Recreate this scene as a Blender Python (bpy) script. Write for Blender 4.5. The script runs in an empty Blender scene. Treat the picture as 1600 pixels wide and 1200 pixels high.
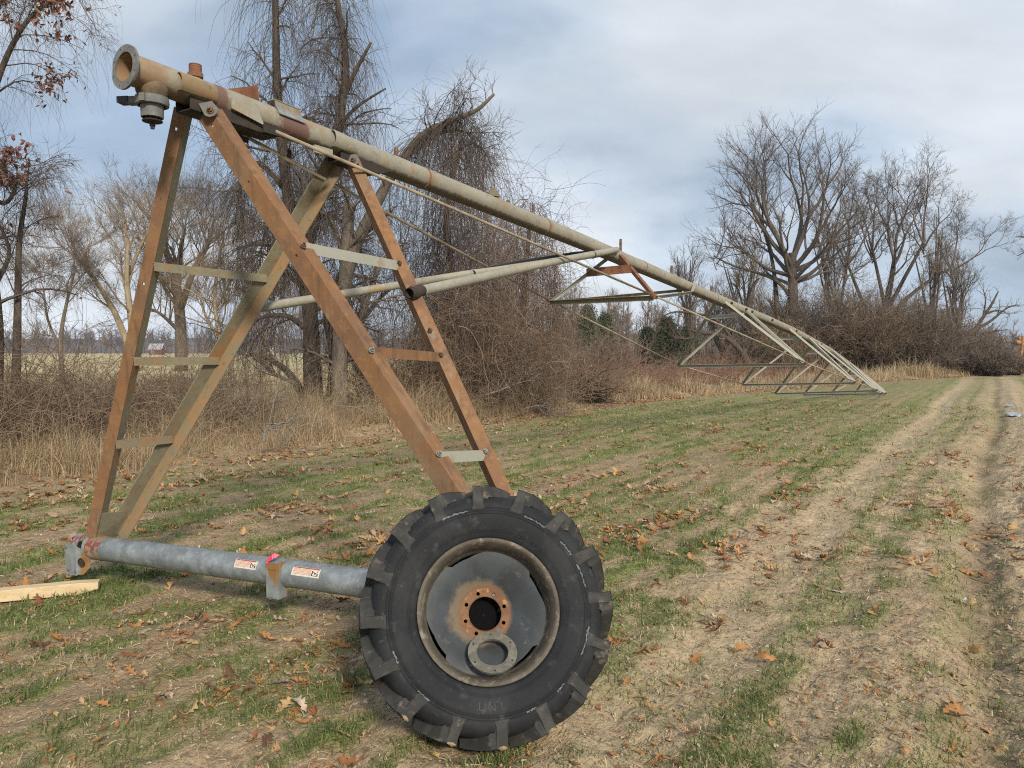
import bpy, math, random
import numpy as np
from mathutils import Vector, Matrix
R = math.radians
S = bpy.context.scene
COL = S.collection

# ------------------------------------------------------------------ camera, sky, sun, exposure
CAM_H, PITCH, FPX = 1.65, R(2.48), 1200.0
cd = bpy.data.cameras.new('camera'); cam = bpy.data.objects.new('camera', cd); COL.objects.link(cam)
cam.location = (0, 0, CAM_H); cam.rotation_euler = (R(90) - PITCH, 0, 0)
cd.sensor_width = 36; cd.lens = 27; cd.clip_start = 0.05; cd.clip_end = 5000
S.camera = cam
SUN_EL, SUN_AZ = R(30), R(160)          # azimuth clockwise from +Y
sd = Vector((math.sin(SUN_AZ) * math.cos(SUN_EL), math.cos(SUN_AZ) * math.cos(SUN_EL), math.sin(SUN_EL)))
sl = bpy.data.lights.new('sun', 'SUN'); sl.energy = 3.5; sl.angle = R(8); sl.color = (1, .89, .72)
so = bpy.data.objects.new('sun', sl); COL.objects.link(so)
so.rotation_euler = sd.to_track_quat('Z', 'Y').to_euler(); so.location = (0, -5, 20)

wd = bpy.data.worlds.new('World'); S.world = wd; wd.use_nodes = True
nt = wd.node_tree; N = nt.nodes; L = nt.links; N.clear()
def nd(t, **k):
    n = N.new(t)
    for a, b in k.items(): setattr(n, a, b)
    return n
out = nd('ShaderNodeOutputWorld'); bg = nd('ShaderNodeBackground'); bg.inputs[1].default_value = .09
sky = nd('ShaderNodeTexSky', sky_type='NISHITA', sun_disc=False, sun_elevation=SUN_EL, sun_rotation=SUN_AZ)
sky.air_density = 1.1; sky.dust_density = 1.2; sky.ozone_density = 1.5
tc = nd('ShaderNodeTexCoord')
sep = nd('ShaderNodeSeparateXYZ'); L.new(tc.outputs['Generated'], sep.inputs[0])
# project directions on a high flat deck so clouds compress towards the horizon
mz = nd('ShaderNodeMath', operation='ADD'); L.new(sep.outputs[2], mz.inputs[0]); mz.inputs[1].default_value = .5
dx = nd('ShaderNodeMath', operation='DIVIDE'); L.new(sep.outputs[0], dx.inputs[0]); L.new(mz.outputs[0], dx.inputs[1])
dy = nd('ShaderNodeMath', operation='DIVIDE'); L.new(sep.outputs[1], dy.inputs[0]); L.new(mz.outputs[0], dy.inputs[1])
cb = nd('ShaderNodeCombineXYZ'); L.new(dx.outputs[0], cb.inputs[0]); L.new(dy.outputs[0], cb.inputs[1])
n1 = nd('ShaderNodeTexNoise'); n1.inputs['Scale'].default_value = 1.9; n1.inputs['Detail'].default_value = 5
n1.inputs['Roughness'].default_value = .5; n1.inputs['Distortion'].default_value = .35
mp = nd('ShaderNodeMapping'); mp.inputs['Location'].default_value = (3.1, 1.7, 0); mp.inputs['Scale'].default_value = (-.8, 1.15, 1)
L.new(cb.outputs[0], mp.inputs[0]); L.new(mp.outputs[0], n1.inputs['Vector'])
n2 = nd('ShaderNodeTexNoise'); n2.inputs['Scale'].default_value = 3.2; n2.inputs['Detail'].default_value = 6; n2.inputs['Roughness'].default_value = .5
mp2 = nd('ShaderNodeMapping'); mp2.inputs['Location'].default_value = (9.3, 4.2, 2); mp2.inputs['Scale'].default_value = (.6, 1.3, 1)
L.new(cb.outputs[0], mp2.inputs[0]); L.new(mp2.outputs[0], n2.inputs['Vector'])
r1 = nd('ShaderNodeValToRGB'); r1.color_ramp.elements[0].position = .38; r1.color_ramp.elements[0].color = (.37, .475, .62, 1)
r1.color_ramp.elements[1].position = .62; r1.color_ramp.elements[1].color = (.72, .775, .84, 1)
e = r1.color_ramp.elements.new(.52); e.color = (.60, .69, .80, 1)
L.new(n1.outputs[0], r1.inputs[0])
r2 = nd('ShaderNodeMapRange'); r2.inputs[1].default_value = .35; r2.inputs[2].default_value = .7
r2.inputs[3].default_value = .82; r2.inputs[4].default_value = 1.16
L.new(n2.outputs[0], r2.inputs[0])
cm = nd('ShaderNodeVectorMath', operation='SCALE'); L.new(r1.outputs[0], cm.inputs[0]); L.new(r2.outputs[0], cm.inputs['Scale'])
cs = nd('ShaderNodeVectorMath', operation='SCALE'); L.new(cm.outputs[0], cs.inputs[0]); cs.inputs['Scale'].default_value = 9.0
cov = nd('ShaderNodeMapRange'); cov.inputs[1].default_value = .3; cov.inputs[2].default_value = .5; cov.inputs[3].default_value = .72; cov.inputs[4].default_value = .97
L.new(n1.outputs[0], cov.inputs[0])
mx = nd('ShaderNodeMixRGB'); L.new(cov.outputs[0], mx.inputs[0]); L.new(sky.outputs[0], mx.inputs[1]); L.new(cs.outputs[0], mx.inputs[2])
L.new(mx.outputs[0], bg.inputs[0]); L.new(bg.outputs[0], out.inputs[0])
S.view_settings.view_transform = 'Standard'; S.view_settings.look = 'None'
S.view_settings.gamma = 1; S.view_settings.exposure = 0.48
S.cycles.use_adaptive_sampling = True; S.cycles.adaptive_threshold = .02; S.cycles.max_bounces = 6
S.cycles.transparent_max_bounces = 8; S.cycles.use_denoising = False; S.cycles.filter_width = 1.1

# ------------------------------------------------------------------ helpers
def V(*a): return np.array(a, float)
def nrm(v): v = np.asarray(v, float); return v / (np.linalg.norm(v, axis=-1, keepdims=True) + 1e-12)
FW, UP, RT, CP = V(0, math.cos(PITCH), -math.sin(PITCH)), V(0, math.sin(PITCH), math.cos(PITCH)), V(1, 0, 0), V(0, 0, CAM_H)
def at(px, py, Y):
    "world point at distance Y along a sight line of the 1600x1200 photograph"
    d = FW + RT * (px - 800) / FPX + UP * (600 - py) / FPX
    return CP + d * Y / d[1]
def pix(p):
    v = np.asarray(p) - CP; k = v @ FW
    return 800 + FPX * (v @ RT) / k, 600 - FPX * (v @ UP) / k
def on(p, q, py):
    "point of segment line p-q seen at picture row py"
    p = np.asarray(p); q = np.asarray(q); lo, hi = -.2, 1.2
    s = pix(q)[1] > pix(p)[1]
    for _ in range(50):
        m = (lo + hi) / 2
        if (pix(p + (q - p) * m)[1] < py) == s: lo = m
        else: hi = m
    return p + (q - p) * lo

class MB:
    def __init__(s): s.v = []; s.f = []; s.n = 0; s.c = []; s.mi = []
    def add(s, v, f, mi=0):
        v = np.asarray(v, float).reshape(-1, 3); s.v.append(v)
        for q in f: s.f.append([i + s.n for i in q]); s.mi.append(mi)
        s.n += len(v); return s
    def box(s, c, ax, dims, mi=0):
        ax = [nrm(a) for a in ax]; c = np.asarray(c, float); vs = []
        for i in (-1, 1):
            for j in (-1, 1):
                for k in (-1, 1): vs.append(c + ax[0] * i * dims[0] / 2 + ax[1] * j * dims[1] / 2 + ax[2] * k * dims[2] / 2)
        return s.add(vs, [(0, 1, 3, 2), (4, 6, 7, 5), (0, 4, 5, 1), (2, 3, 7, 6), (0, 2, 6, 4), (1, 5, 7, 3)], mi)
    def bar(s, p, q, u, w, h):
        "rectangular bar p to q, width w along u, height h across"
        p = np.asarray(p, float); q = np.asarray(q, float); a = nrm(q - p); u = nrm(u - a * (np.asarray(u) @ a)); x = np.cross(a, u)
        return s.box((p + q) / 2, (a, u, x), (np.linalg.norm(q - p), w, h))
    def lbar(s, p, q, u, w, lu, lw, t, hu=(), hw=(), hs=.016, mi=(0, 0)):
        "angle iron: corner line p-q, flanges along u and w; hu / hw are distances of bolt holes from p"
        p = np.asarray(p, float); q = np.asarray(q, float); a = nrm(q - p); Ln = np.linalg.norm(q - p)
        u = nrm(u - a * (np.asarray(u) @ a)); w = nrm(w - a * (np.asarray(w) @ a))
        for (f, g, ln, hh, off, mm_) in ((u, w, lu, hu, 0, mi[0]), (w, u, lw, hw, t, mi[1])):
            cur = 0
            wd_ = ln - off
            def slab(s0, s1, f0, f1):
                s.box(p + a * (s0 + s1) / 2 + f * (off + (f0 + f1) / 2) + g * t / 2, (a, f, g), (s1 - s0, f1 - f0, t), mm_)
            for h in sorted(hh):
                slab(cur, h - hs / 2, 0, wd_)
                m = wd_ * .5
                slab(h - hs / 2, h + hs / 2, 0, m - hs / 2); slab(h - hs / 2, h + hs / 2, m + hs / 2, wd_)
                cur = h + hs / 2
            slab(cur, Ln, 0, wd_)
        return s
    def tube(s, pts, r, n=12, caps=True, mi=0):
        P = np.asarray(pts, float); K = len(P); r = np.full(K, r) if np.isscalar(r) else np.asarray(r, float)
        T = nrm(np.gradient(P, axis=0)); ref = np.eye(3)[np.argmin(np.abs(T.mean(0)))]
        A = nrm(np.cross(T, ref)); B = np.cross(T, A)
        th = np.linspace(0, 2 * np.pi, n, endpoint=False)
        ring = P[:, None] + r[:, None, None] * (np.cos(th)[None, :, None] * A[:, None] + np.sin(th)[None, :, None] * B[:, None])
        f = [(i * n + j, i * n + (j + 1) % n, (i + 1) * n + (j + 1) % n, (i + 1) * n + j) for i in range(K - 1) for j in range(n)]
        if caps: f += [tuple(range(n))[::-1], tuple(range((K - 1) * n, K * n))]
        return s.add(ring.reshape(-1, 3), f, mi)
    def lathe(s, prof, o, ax, n=24, u=None, closed=False, mi=0, arc=None):
        "prof = (axial, radius) pairs about axis ax at o"
        ax = nrm(ax); o = np.asarray(o, float)
        if u is None: u = np.eye(3)[np.argmin(np.abs(ax))]
        u = nrm(u - ax * (u @ ax)); w = np.cross(ax, u); K = len(prof)
        full = arc is None; a0, a1 = (0, 2 * np.pi) if full else arc
        th = np.linspace(a0, a1, n, endpoint=not full); m = n if full else n - 1
        vs = [o + ax * a + r * (math.cos(t) * u + math.sin(t) * w) for a, r in prof for t in th]
        KK = K if closed else K - 1
        f = [(i * n + j, i * n + (j + 1) % n, ((i + 1) % K) * n + (j + 1) % n, ((i + 1) % K) * n + j) for i in range(KK) for j in range(m)]
        return s.add(vs, f, mi)
    def cyl(s, p, q, r, n=12, mi=0): return s.tube([p, q], r, n, True, mi)
    def poly(s, pts, nvec, t, mi=0):
        "flat outline extruded by t along nvec"
        P = np.asarray(pts, float); k = len(P); nvec = nrm(nvec) * t
        f = [tuple(range(k)), tuple(range(k, 2 * k))[::-1]] + [(i, i + k, (i + 1) % k + k, (i + 1) % k) for i in range(k)]
        return s.add(np.vstack([P, P + nvec]), f, mi)
    def ringplate(s, o, ax, u, ri, ro, t, nh, rb, rh, a0=0., flat=None):
        "flat ring with nh real round bolt holes; flat=(angle, distance) cuts a chord off the rim"
        ax = nrm(ax); u = nrm(u - ax * (np.asarray(u) @ ax)); w = np.cross(ax, u); half = math.pi / nh
        for k in range(nh):
            c = a0 + 2 * half * k; m = 24; hole = []; bound = []
            for j in range(m):
                ph = 2 * math.pi * j / m
                hx, hy = rb + rh * math.cos(ph), rh * math.sin(ph)
                hole.append((math.atan2(hy, hx), math.hypot(hx, hy)))
                dxx, dyy = math.cos(ph), math.sin(ph); q = 1 / max(abs(dxx), abs(dyy)); sx, sy = dxx * q, dyy * q
                rr = (ro + ri) / 2 + sx * (ro - ri) / 2
                bound.append((sy * half, rr))
            for side in (0, 1):
                vs = []
                for (aa, rr) in hole + bound:
                    ang = aa + c
                    if flat is not None:
                        dd = math.cos(ang - flat[0])
                        if dd > 0 and rr * dd > flat[1]: rr = flat[1] / dd
                    vs.append(np.asarray(o) + rr * (math.cos(ang) * u + math.sin(ang) * w) + ax * (t / 2 if side else -t / 2))
                if side == 0: v0 = vs
                else: v1 = vs
            f = []
            for j in range(m):
                j2 = (j + 1) % m
                f.append((j, j2, m + j2, m + j)); f.append((2 * m + j, 3 * m + j, 3 * m + j2, 2 * m + j2))
                f.append((j, 2 * m + j, 2 * m + j2, j2)); f.append((m + j, m + j2, 3 * m + j2, 3 * m + j))
            s.add(v0 + v1, f)
        return s
    def raw(s, v, q):
        "numpy bulk: verts (n,3), quads or tris (m,k)"
        s.bulk = getattr(s, 'bulk', []); s.bulk.append((np.asarray(v, np.float64).reshape(-1, 3), np.asarray(q, np.int64))); return s
    def build(s, name, mat, parent=None, smooth=False, root=None, attr=None):
        vs = list(s.v); loops = []; tot = []; n = s.n; mis = list(s.mi)
        for q in s.f: loops.append(np.array(q)); tot.append(len(q))
        loops = [np.concatenate(loops)] if loops else []
        tot = [np.array(tot, np.int64)] if tot else []
        for v, q in getattr(s, 'bulk', []):
            vs.append(v); loops.append((q + n).ravel()); tot.append(np.full(len(q), q.shape[1], np.int64)); n += len(v)
        v = np.vstack(vs); loops = np.concatenate(loops); tot = np.concatenate(tot)
        if parent is not None:
            o = parent
            while o is not None: v = v - np.array(o.location); o = o.parent
        elif root is not None: v = v - np.asarray(root)
        me = bpy.data.meshes.new(name); me.vertices.add(len(v)); me.vertices.foreach_set('co', v.ravel().astype(np.float32))
        me.loops.add(len(loops)); me.loops.foreach_set('vertex_index', loops.astype(np.int32))
        me.polygons.add(len(tot)); st = np.concatenate([[0], np.cumsum(tot)[:-1]])
        me.polygons.foreach_set('loop_start', st.astype(np.int32)); me.polygons.foreach_set('loop_total', tot.astype(np.int32))
        me.polygons.foreach_set('use_smooth', np.full(len(tot), bool(smooth)))
        for m in (mat if isinstance(mat, (list, tuple)) else [mat]): me.materials.append(m)
        if any(mis): me.polygons.foreach_set('material_index', np.array(mis + [0] * (len(tot) - len(mis)), np.int32))
        me.update(calc_edges=True)
        if s.f: me.validate()
        if smooth and smooth != 'all':
            try: me.set_sharp_from_angle(angle=R(35))
            except Exception: pass
        o = bpy.data.objects.new(name, me); COL.objects.link(o)
        if root is not None and parent is None: o.location = tuple(root)
        if parent is not None: o.parent = parent
        return o

def tag(o, label=None, cat=None, group=None, kind=None):
    for k, v in (('label', label), ('category', cat), ('group', group), ('kind', kind)):
        if v: o[k] = v
    return o
def empty(name, loc, label, cat, group=None):
    o = bpy.data.objects.new(name, None); COL.objects.link(o); o.location = tuple(float(x) for x in loc); o.empty_display_size = .2
    return tag(o, label, cat, group)

ALB = .8
def mat(name, base, layers=(), rough=.8, metal=0., bump=(), island=0., spec=.4, wave=None, trans=0.):
    """layers: (colour, scale, lo, hi, amount, stretch xyz or None). bump: (scale, strength, distance)."""
    m = bpy.data.materials.new(name); m.use_nodes = True; t = m.node_tree; t.nodes.clear(); ln = t.links
    def k(ty, **kw):
        x = t.nodes.new(ty)
        for a, b in kw.items(): setattr(x, a, b)
        return x
    o = k('ShaderNodeOutputMaterial'); p = k('ShaderNodeBsdfPrincipled'); ln.new(p.outputs[0], o.inputs[0])
    p.inputs['Roughness'].default_value = rough; p.inputs['Metallic'].default_value = metal
    p.inputs['Specular IOR Level'].default_value = spec
    co = k('ShaderNodeTexCoord').outputs['Object']
    base = tuple(x * ALB for x in base); layers = [(tuple(x * ALB for x in l_[0]),) + tuple(l_[1:]) for l_ in layers]
    rgb = k('ShaderNodeRGB'); rgb.outputs[0].default_value = (*base, 1); cur = rgb.outputs[0]
    for i, ly in enumerate(layers):
        c, sc, lo, hi, am = ly[:5]; st = ly[5] if len(ly) > 5 else None
        vec = co
        mpn = k('ShaderNodeMapping'); mpn.inputs['Location'].default_value = (i * 3.7 + 1.3, i * 5.1, i * 2.9)
        if st: mpn.inputs['Scale'].default_value = st
        ln.new(co, mpn.inputs[0]); vec = mpn.outputs[0]
        nz = k('ShaderNodeTexNoise'); nz.inputs['Scale'].default_value = sc; nz.inputs['Detail'].default_value = 6
        nz.inputs['Roughness'].default_value = .62; ln.new(vec, nz.inputs['Vector'])
        mr = k('ShaderNodeMapRange', interpolation_type='SMOOTHSTEP'); mr.inputs[1].default_value = lo; mr.inputs[2].default_value = hi; mr.inputs[4].default_value = am
        ln.new(nz.outputs[0], mr.inputs[0])
        mxn = k('ShaderNodeMixRGB'); mxn.inputs[2].default_value = (*c, 1); ln.new(mr.outputs[0], mxn.inputs[0]); ln.new(cur, mxn.inputs[1]); cur = mxn.outputs[0]
    if island:
        g = k('ShaderNodeNewGeometry'); mr = k('ShaderNodeMapRange'); mr.inputs[3].default_value = 1 - island; mr.inputs[4].default_value = 1 + island
        ln.new(g.outputs['Random Per Island'], mr.inputs[0])
        vm = k('ShaderNodeVectorMath', operation='SCALE'); ln.new(cur, vm.inputs[0]); ln.new(mr.outputs[0], vm.inputs['Scale']); cur = vm.outputs[0]
    ln.new(cur, p.inputs['Base Color'])
    prev = None
    for sc, stg, dist in bump:
        nz = k('ShaderNodeTexNoise'); nz.inputs['Scale'].default_value = sc; nz.inputs['Detail'].default_value = 5; ln.new(co, nz.inputs['Vector'])
        b = k('ShaderNodeBump'); b.inputs['Strength'].default_value = stg; b.inputs['Distance'].default_value = dist
        ln.new(nz.outputs[0], b.inputs['Height'])
        if prev: ln.new(prev, b.inputs['Normal'])
        prev = b.outputs[0]
    if prev: ln.new(prev, p.inputs['Normal'])
    if trans:
        tr = k('ShaderNodeBsdfTranslucent'); ln.new(cur, tr.inputs[0]); ms = k('ShaderNodeMixShader'); ms.inputs[0].default_value = trans
        ln.new(p.outputs[0], ms.inputs[1]); ln.new(tr.outputs[0], ms.inputs[2]); ln.new(ms.outputs[0], o.inputs[0])
    return m
def hue_island(m, cols):
    cols = [tuple(x * ALB for x in c) for c in cols]
    "give each loose piece of the mesh one of several colours"
    t = m.node_tree; p = [x for x in t.nodes if x.type == 'BSDF_PRINCIPLED'][0]
    g = t.nodes.new('ShaderNodeNewGeometry'); r = t.nodes.new('ShaderNodeValToRGB')
    e = r.color_ramp.elements; e[0].color = (*cols[0], 1); e[1].color = (*cols[-1], 1)
    for i in range(1, len(cols) - 1): x = e.new(i / (len(cols) - 1)); x.color = (*cols[i], 1)
    t.links.new(g.outputs['Random Per Island'], r.inputs[0]); t.links.new(r.outputs[0], p.inputs['Base Color'])
    for x in t.nodes:
        if x.type == 'BSDF_TRANSLUCENT': t.links.new(r.outputs[0], x.inputs[0])
    return m

# value noise
def _h(ix, iy, s):
    n = (ix.astype(np.int64) * 374761393 + iy.astype(np.int64) * 668265263 + s * 1442695041) & 0xffffffff
    n = ((n ^ (n >> 13)) * 1274126177) & 0xffffffff
    return ((n ^ (n >> 16)) & 0xffffff) / float(0xffffff)
def vn(x, y, s=0):
    x = np.asarray(x, float); y = np.asarray(y, float); ix = np.floor(x); iy = np.floor(y); fx = x - ix; fy = y - iy
    fx = fx * fx * (3 - 2 * fx); fy = fy * fy * (3 - 2 * fy)
    a, b, c, d_ = _h(ix, iy, s), _h(ix + 1, iy, s), _h(ix, iy + 1, s), _h(ix + 1, iy + 1, s)
    return (a * (1 - fx) + b * fx) * (1 - fy) + (c * (1 - fx) + d_ * fx) * fy
def fbm(x, y, s=0, o=4):
    t = 0; a = .5; q = 0
    for i in range(o): t = t + a * vn(x * 2 ** i, y * 2 ** i, s + i * 17); q += a; a *= .55
    return t / q
def sm(x, a, b): t = np.clip((x - a) / (b - a), 0, 1); return t * t * (3 - 2 * t)

# ------------------------------------------------------------------ field frame: u runs with the rows and the pipeline, v across
D2, N2 = V(.5353, .8447), V(.8447, -.5353)
def uv(x, y): return x * D2[0] + y * D2[1], x * N2[0] + y * N2[1]
def xy(u, v): return u * D2[0] + v * N2[0], u * D2[1] + v * N2[1]
EU = [-60, 23, 30, 37, 47, 68, 100, 160]; EV = [-10, -9.8, -8.7, -6.6, -4.7, 1.6, 14, 40]
def edge(u): return np.interp(u, EU, EV)
def warp(u, v): return v + .5 * (fbm(u * .13, v * .1, 5, 2) - .5) + .10 * (fbm(u * 1.7, v * 1.7, 6, 3) - .5)
def grassiness(x, y):
    u, v = uv(x, y)
    v2 = warp(u, v)
    rows = np.sin(2 * np.pi * (v2 / .36 + .35 * fbm(u * .35, v * .6, 7, 2)))
    g = .34 * fbm(u * .4, v2 * 1.5, 11, 3) + .24 * fbm(u * 1.1, v2 * 5.0, 17, 3) + .42 * fbm(u * 3.4, v * 6.5, 23, 3)
    g = sm(g + .05 * rows + .045 * np.sin(2 * np.pi * (v2 / 1.07 + .5 * fbm(u * .12, v * .3, 9, 2))) - .022 * sm(-v, 2.2, 4), .40, .60)
    far = sm(np.hypot(x, y), 8, 22)
    g = np.maximum(g, far * .95 * sm(fbm(u * .3, v2 * 1.5, 31, 3), .12, .46) * (.66 + .14 * rows + .20 * np.sin(2 * np.pi * (v2 / 1.07 + .5 * fbm(u * .12, v * .3, 9, 2)))))
    g = g * (1 - .8 * np.exp(-((v2 + 1.45) / .42) ** 2)) * (1 - .93 * np.exp(-((v2 - .25) / .8) ** 2))
    g = g * (1 - .5 * np.exp(-((v2 + 3.2) / .35) ** 2))
    return g * sm(v - edge(u), -.4, 1.2) * (1 - .8 * sm(v, 3.0, 5) * 0)
def height(x, y):
    u, v = uv(x, y); dd = np.hypot(x, y); near = 1 - sm(dd, 25, 60)
    v2 = warp(u, v)
    h = .035 * (fbm(u * .5, v2 * 1.9, 41, 3) - .5) + .05 * (fbm(u * 2.2, v * 4.5, 43, 4) - .5) + .007 * np.sin(2 * np.pi * (v2 / .36 + .35 * fbm(u * .35, v * .6, 7, 2)))
    h = h + .034 * (fbm(x * 9, y * 9, 47, 4) - .5)
    rut = np.exp(-((v2 + 1.45) / .20) ** 2) * .045 + np.exp(-((v2 + .12) / .17) ** 2) * .07 + np.exp(-((v2 - .95) / .2) ** 2) * .05
    ridge = np.exp(-((v2 + .55) / .2) ** 2) * .035 + np.exp(-((v2 - .42) / .2) ** 2) * .045
    tread = np.exp(-((v2 - .42) / .5) ** 2) * (fbm(u * 7, v * 7, 51, 4) - .5) * .12
    tread = tread + np.exp(-((v2 + 1.4) / .35) ** 2) * (np.sin(u * 14 + 4 * fbm(u, v, 3, 2)) * .5) * .016
    h = h - rut + ridge + tread
    off = edge(u) - v      # metres beyond the field edge
    h = h * near - .35 * sm(off, 1.5, 7) * (1 - sm(off, 14, 30)) + .12 * sm(off, .2, 1.0) * (1 - sm(off, 1.0, 2.5))
    de = np.hypot((x + .10) / .34, (y - 3.14) / .20)
    h = h * (1 - .7 * np.exp(-(de / 1.2) ** 4)) + .032 * np.exp(-((de - 1.15) / .4) ** 2) * (.5 + fbm(x * 9, y * 9, 3, 3)) - .012 * np.exp(-(de / .8) ** 2)
    return h
def gz(x, y): return float(height(np.array([x]), np.array([y]))[0])
def gpt(px, py):
    "ground point seen at a picture point"
    d = FW + RT * (px - 800) / FPX + UP * (600 - py) / FPX; p = CP + d * (0 - CAM_H) / d[2]
    p[2] = gz(p[0], p[1]); return p

def build_ground():
    rr = np.concatenate([[.01, .4, .8, 1.2], np.geomspace(1.45, 30, 760), np.geomspace(30.3, 120, 150), np.geomspace(125, 1000, 22)])
    tt = np.concatenate([np.arange(-180, -46, 4.), np.arange(-46, 46, .11), np.arange(46, 180, 4.)]) * np.pi / 180
    rg, tg = np.meshgrid(rr, tt, indexing='ij'); X = rg * np.sin(tg); Y = rg * np.cos(tg)
    Z = height(X, Y)
    K, M = X.shape; v = np.stack([X, Y, Z], -1).reshape(-1, 3)
    i = np.arange(K - 1)[:, None]; j = np.arange(M)[None, :]; j2 = (j + 1) % M
    q = np.stack([i * M + j + 0 * j2, i * M + j2, (i + 1) * M + j2, (i + 1) * M + j], -1).reshape(-1, 4)
    b = MB(); b.raw(v, q[:, ::-1])
    m = bpy.data.materials.new('field_soil'); m.use_nodes = True; t = m.node_tree; t.nodes.clear(); ln = t.links
    def k(ty, **kw):
        x = t.nodes.new(ty)
        for a, bb in kw.items(): setattr(x, a, bb)
        return x
    o = k('ShaderNodeOutputMaterial'); p = k('ShaderNodeBsdfPrincipled'); ln.new(p.outputs[0], o.inputs[0]); p.inputs['Specular IOR Level'].default_value = .15
    co = k('ShaderNodeTexCoord').outputs['Object']
    rot = k('ShaderNodeMapping'); rot.inputs['Rotation'].default_value = (0, 0, R(32.4)); ln.new(co, rot.inputs[0])
    def noise(sc, st=None, det=6, src=None, rg_=.6):
        n = k('ShaderNodeTexNoise'); n.inputs['Scale'].default_value = sc; n.inputs['Detail'].default_value = det; n.inputs['Roughness'].default_value = rg_
        s_ = src or rot.outputs[0]
        if st: mm = k('ShaderNodeMapping'); mm.inputs['Scale'].default_value = st; ln.new(s_, mm.inputs[0]); s_ = mm.outputs[0]
        ln.new(s_, n.inputs['Vector']); return n.outputs[0]
    def rng(x, lo, hi, a=0., c=1.):
        q = k('ShaderNodeMapRange', interpolation_type='SMOOTHSTEP'); q.inputs[1].default_value = lo; q.inputs[2].default_value = hi; q.inputs[3].default_value = a; q.inputs[4].default_value = c
        ln.new(x, q.inputs[0]); return q.outputs[0]
    def mul(a, c):
        q = k('ShaderNodeMath', operation='MULTIPLY'); ln.new(a, q.inputs[0])
        if isinstance(c, float): q.inputs[1].default_value = c
        else: ln.new(c, q.inputs[1])
        return q.outputs[0]
    def mixc(f, a, c):
        q = k('ShaderNodeMixRGB')
        if isinstance(f, float): q.inputs[0].default_value = f
        else: ln.new(f, q.inputs[0])
        for i_, x in ((1, a), (2, c)):
            if isinstance(x, tuple): q.inputs[i_].default_value = (*[z_ * .97 for z_ in x], 1)
            else: ln.new(x, q.inputs[i_])
        return q.outputs[0]
    at_ = k('ShaderNodeAttribute', attribute_name='mask'); sp = k('ShaderNodeSeparateColor'); ln.new(at_.outputs['Color'], sp.inputs[0])
    gR, gG, gB = sp.outputs[0], sp.outputs[1], sp.outputs[2]
    soil = mixc(rng(noise(1.6, (1.6, .5, 1)), .35, .65), (.34, .25, .155), (.50, .385, .24))
    soil = mixc(rng(noise(14), .42, .66), soil, (.25, .18, .115))
    sxyz = k('ShaderNodeSeparateXYZ'); ln.new(co, sxyz.inputs[0]); vx = k('ShaderNodeMath', operation='MULTIPLY_ADD'); ln.new(sxyz.outputs[0], vx.inputs[0]); vx.inputs[1].default_value = .8447; vy = k('ShaderNodeMath', operation='MULTIPLY'); ln.new(sxyz.outputs[1], vy.inputs[0]); vy.inputs[1].default_value = -.5353; ln.new(vy.outputs[0], vx.inputs[2])
    soil = mixc(rng(vx.outputs[0], -3.5, -1.6, .62, 0.), soil, mixc(rng(noise(9), .35, .65), (.20, .14, .085), (.28, .205, .125)))
    soil = mixc(rng(noise(55, det=3), .5, .7, 0, .6), soil, (.50, .40, .27))
    soil = mixc(rng(noise(140, det=2), .60, .68, 0, .75), soil, (.13, .09, .055))
    soil = mixc(mul(gG, .75), soil, mixc(rng(noise(22), .35, .65), (.40, .31, .20), (.52, .42, .28)))
    soil = mixc(mul(rng(at_.outputs['Alpha'], .15, .8), rng(noise(17), .25, .6, .35, 1.)), soil, (.25, .185, .12))
    gr = mixc(rng(noise(30, (1.6, .6, 1)), .35, .65), (.085, .14, .03), (.20, .225, .07))
    gr = mixc(rng(noise(90), .5, .7, 0, .7), gr, (.36, .30, .16))
    gf = mul(gR, rng(noise(38, (1.7, .7, 1)), .24, .54))
    col = mixc(gf, soil, gr)
    dr = mixc(rng(noise(7), .35, .65), (.34, .27, .15), (.50, .41, .235)); dr = mixc(rng(noise(.12), .4, .6), dr, (.47, .42, .22))
    col = mixc(gB, col, dr)
    ln.new(col, p.inputs['Base Color']); p.inputs['Roughness'].default_value = .95
    b1 = k('ShaderNodeBump'); b1.inputs['Strength'].default_value = .9; b1.inputs['Distance'].default_value = .016; ln.new(noise(45, det=8), b1.inputs['Height'])
    b2 = k('ShaderNodeBump'); b2.inputs['Strength'].default_value = .8; b2.inputs['Distance'].default_value = .05; ln.new(noise(13, (1.4, .8, 1), det=8), b2.inputs['Height']); ln.new(b1.outputs[0], b2.inputs['Normal'])
    ln.new(b2.outputs[0], p.inputs['Normal'])
    g = b.build('ground', m, smooth='all'); tag(g, kind='structure')
    U, Vv = uv(X, Y); off = edge(U) - Vv
    G_ = grassiness(X, Y)
    v2 = warp(U, Vv)
    T = np.exp(-((v2 + 1.45) / .40) ** 2) * .9 + np.exp(-((v2 - .35) / .8) ** 2) * .95
    T = np.clip(T * (.35 + 1.5 * (fbm(U * 1.1, Vv * 3, 71, 4) - .25)), 0, 1)
    B_ = sm(off, .3, 1.4)
    dmp = np.exp(-((v2 + .12) / .24) ** 2) * (1.5 * fbm(U * 1.3, Vv * 3, 75, 4) - .1) + .55 * np.exp(-((v2 - .95) / .3) ** 2) * fbm(U * 1.1, Vv * 2, 76, 3) + .4 * np.exp(-((v2 + 1.45) / .12) ** 2) * fbm(U * .8, Vv * 3, 77, 3)
    c = np.stack([G_, T, B_, np.clip(dmp, 0, 1)], -1).reshape(-1).astype(np.float32)
    ca = g.data.color_attributes.new('mask', 'FLOAT_COLOR', 'POINT'); ca.data.foreach_set('color', c)
    return g
build_ground()
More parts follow.
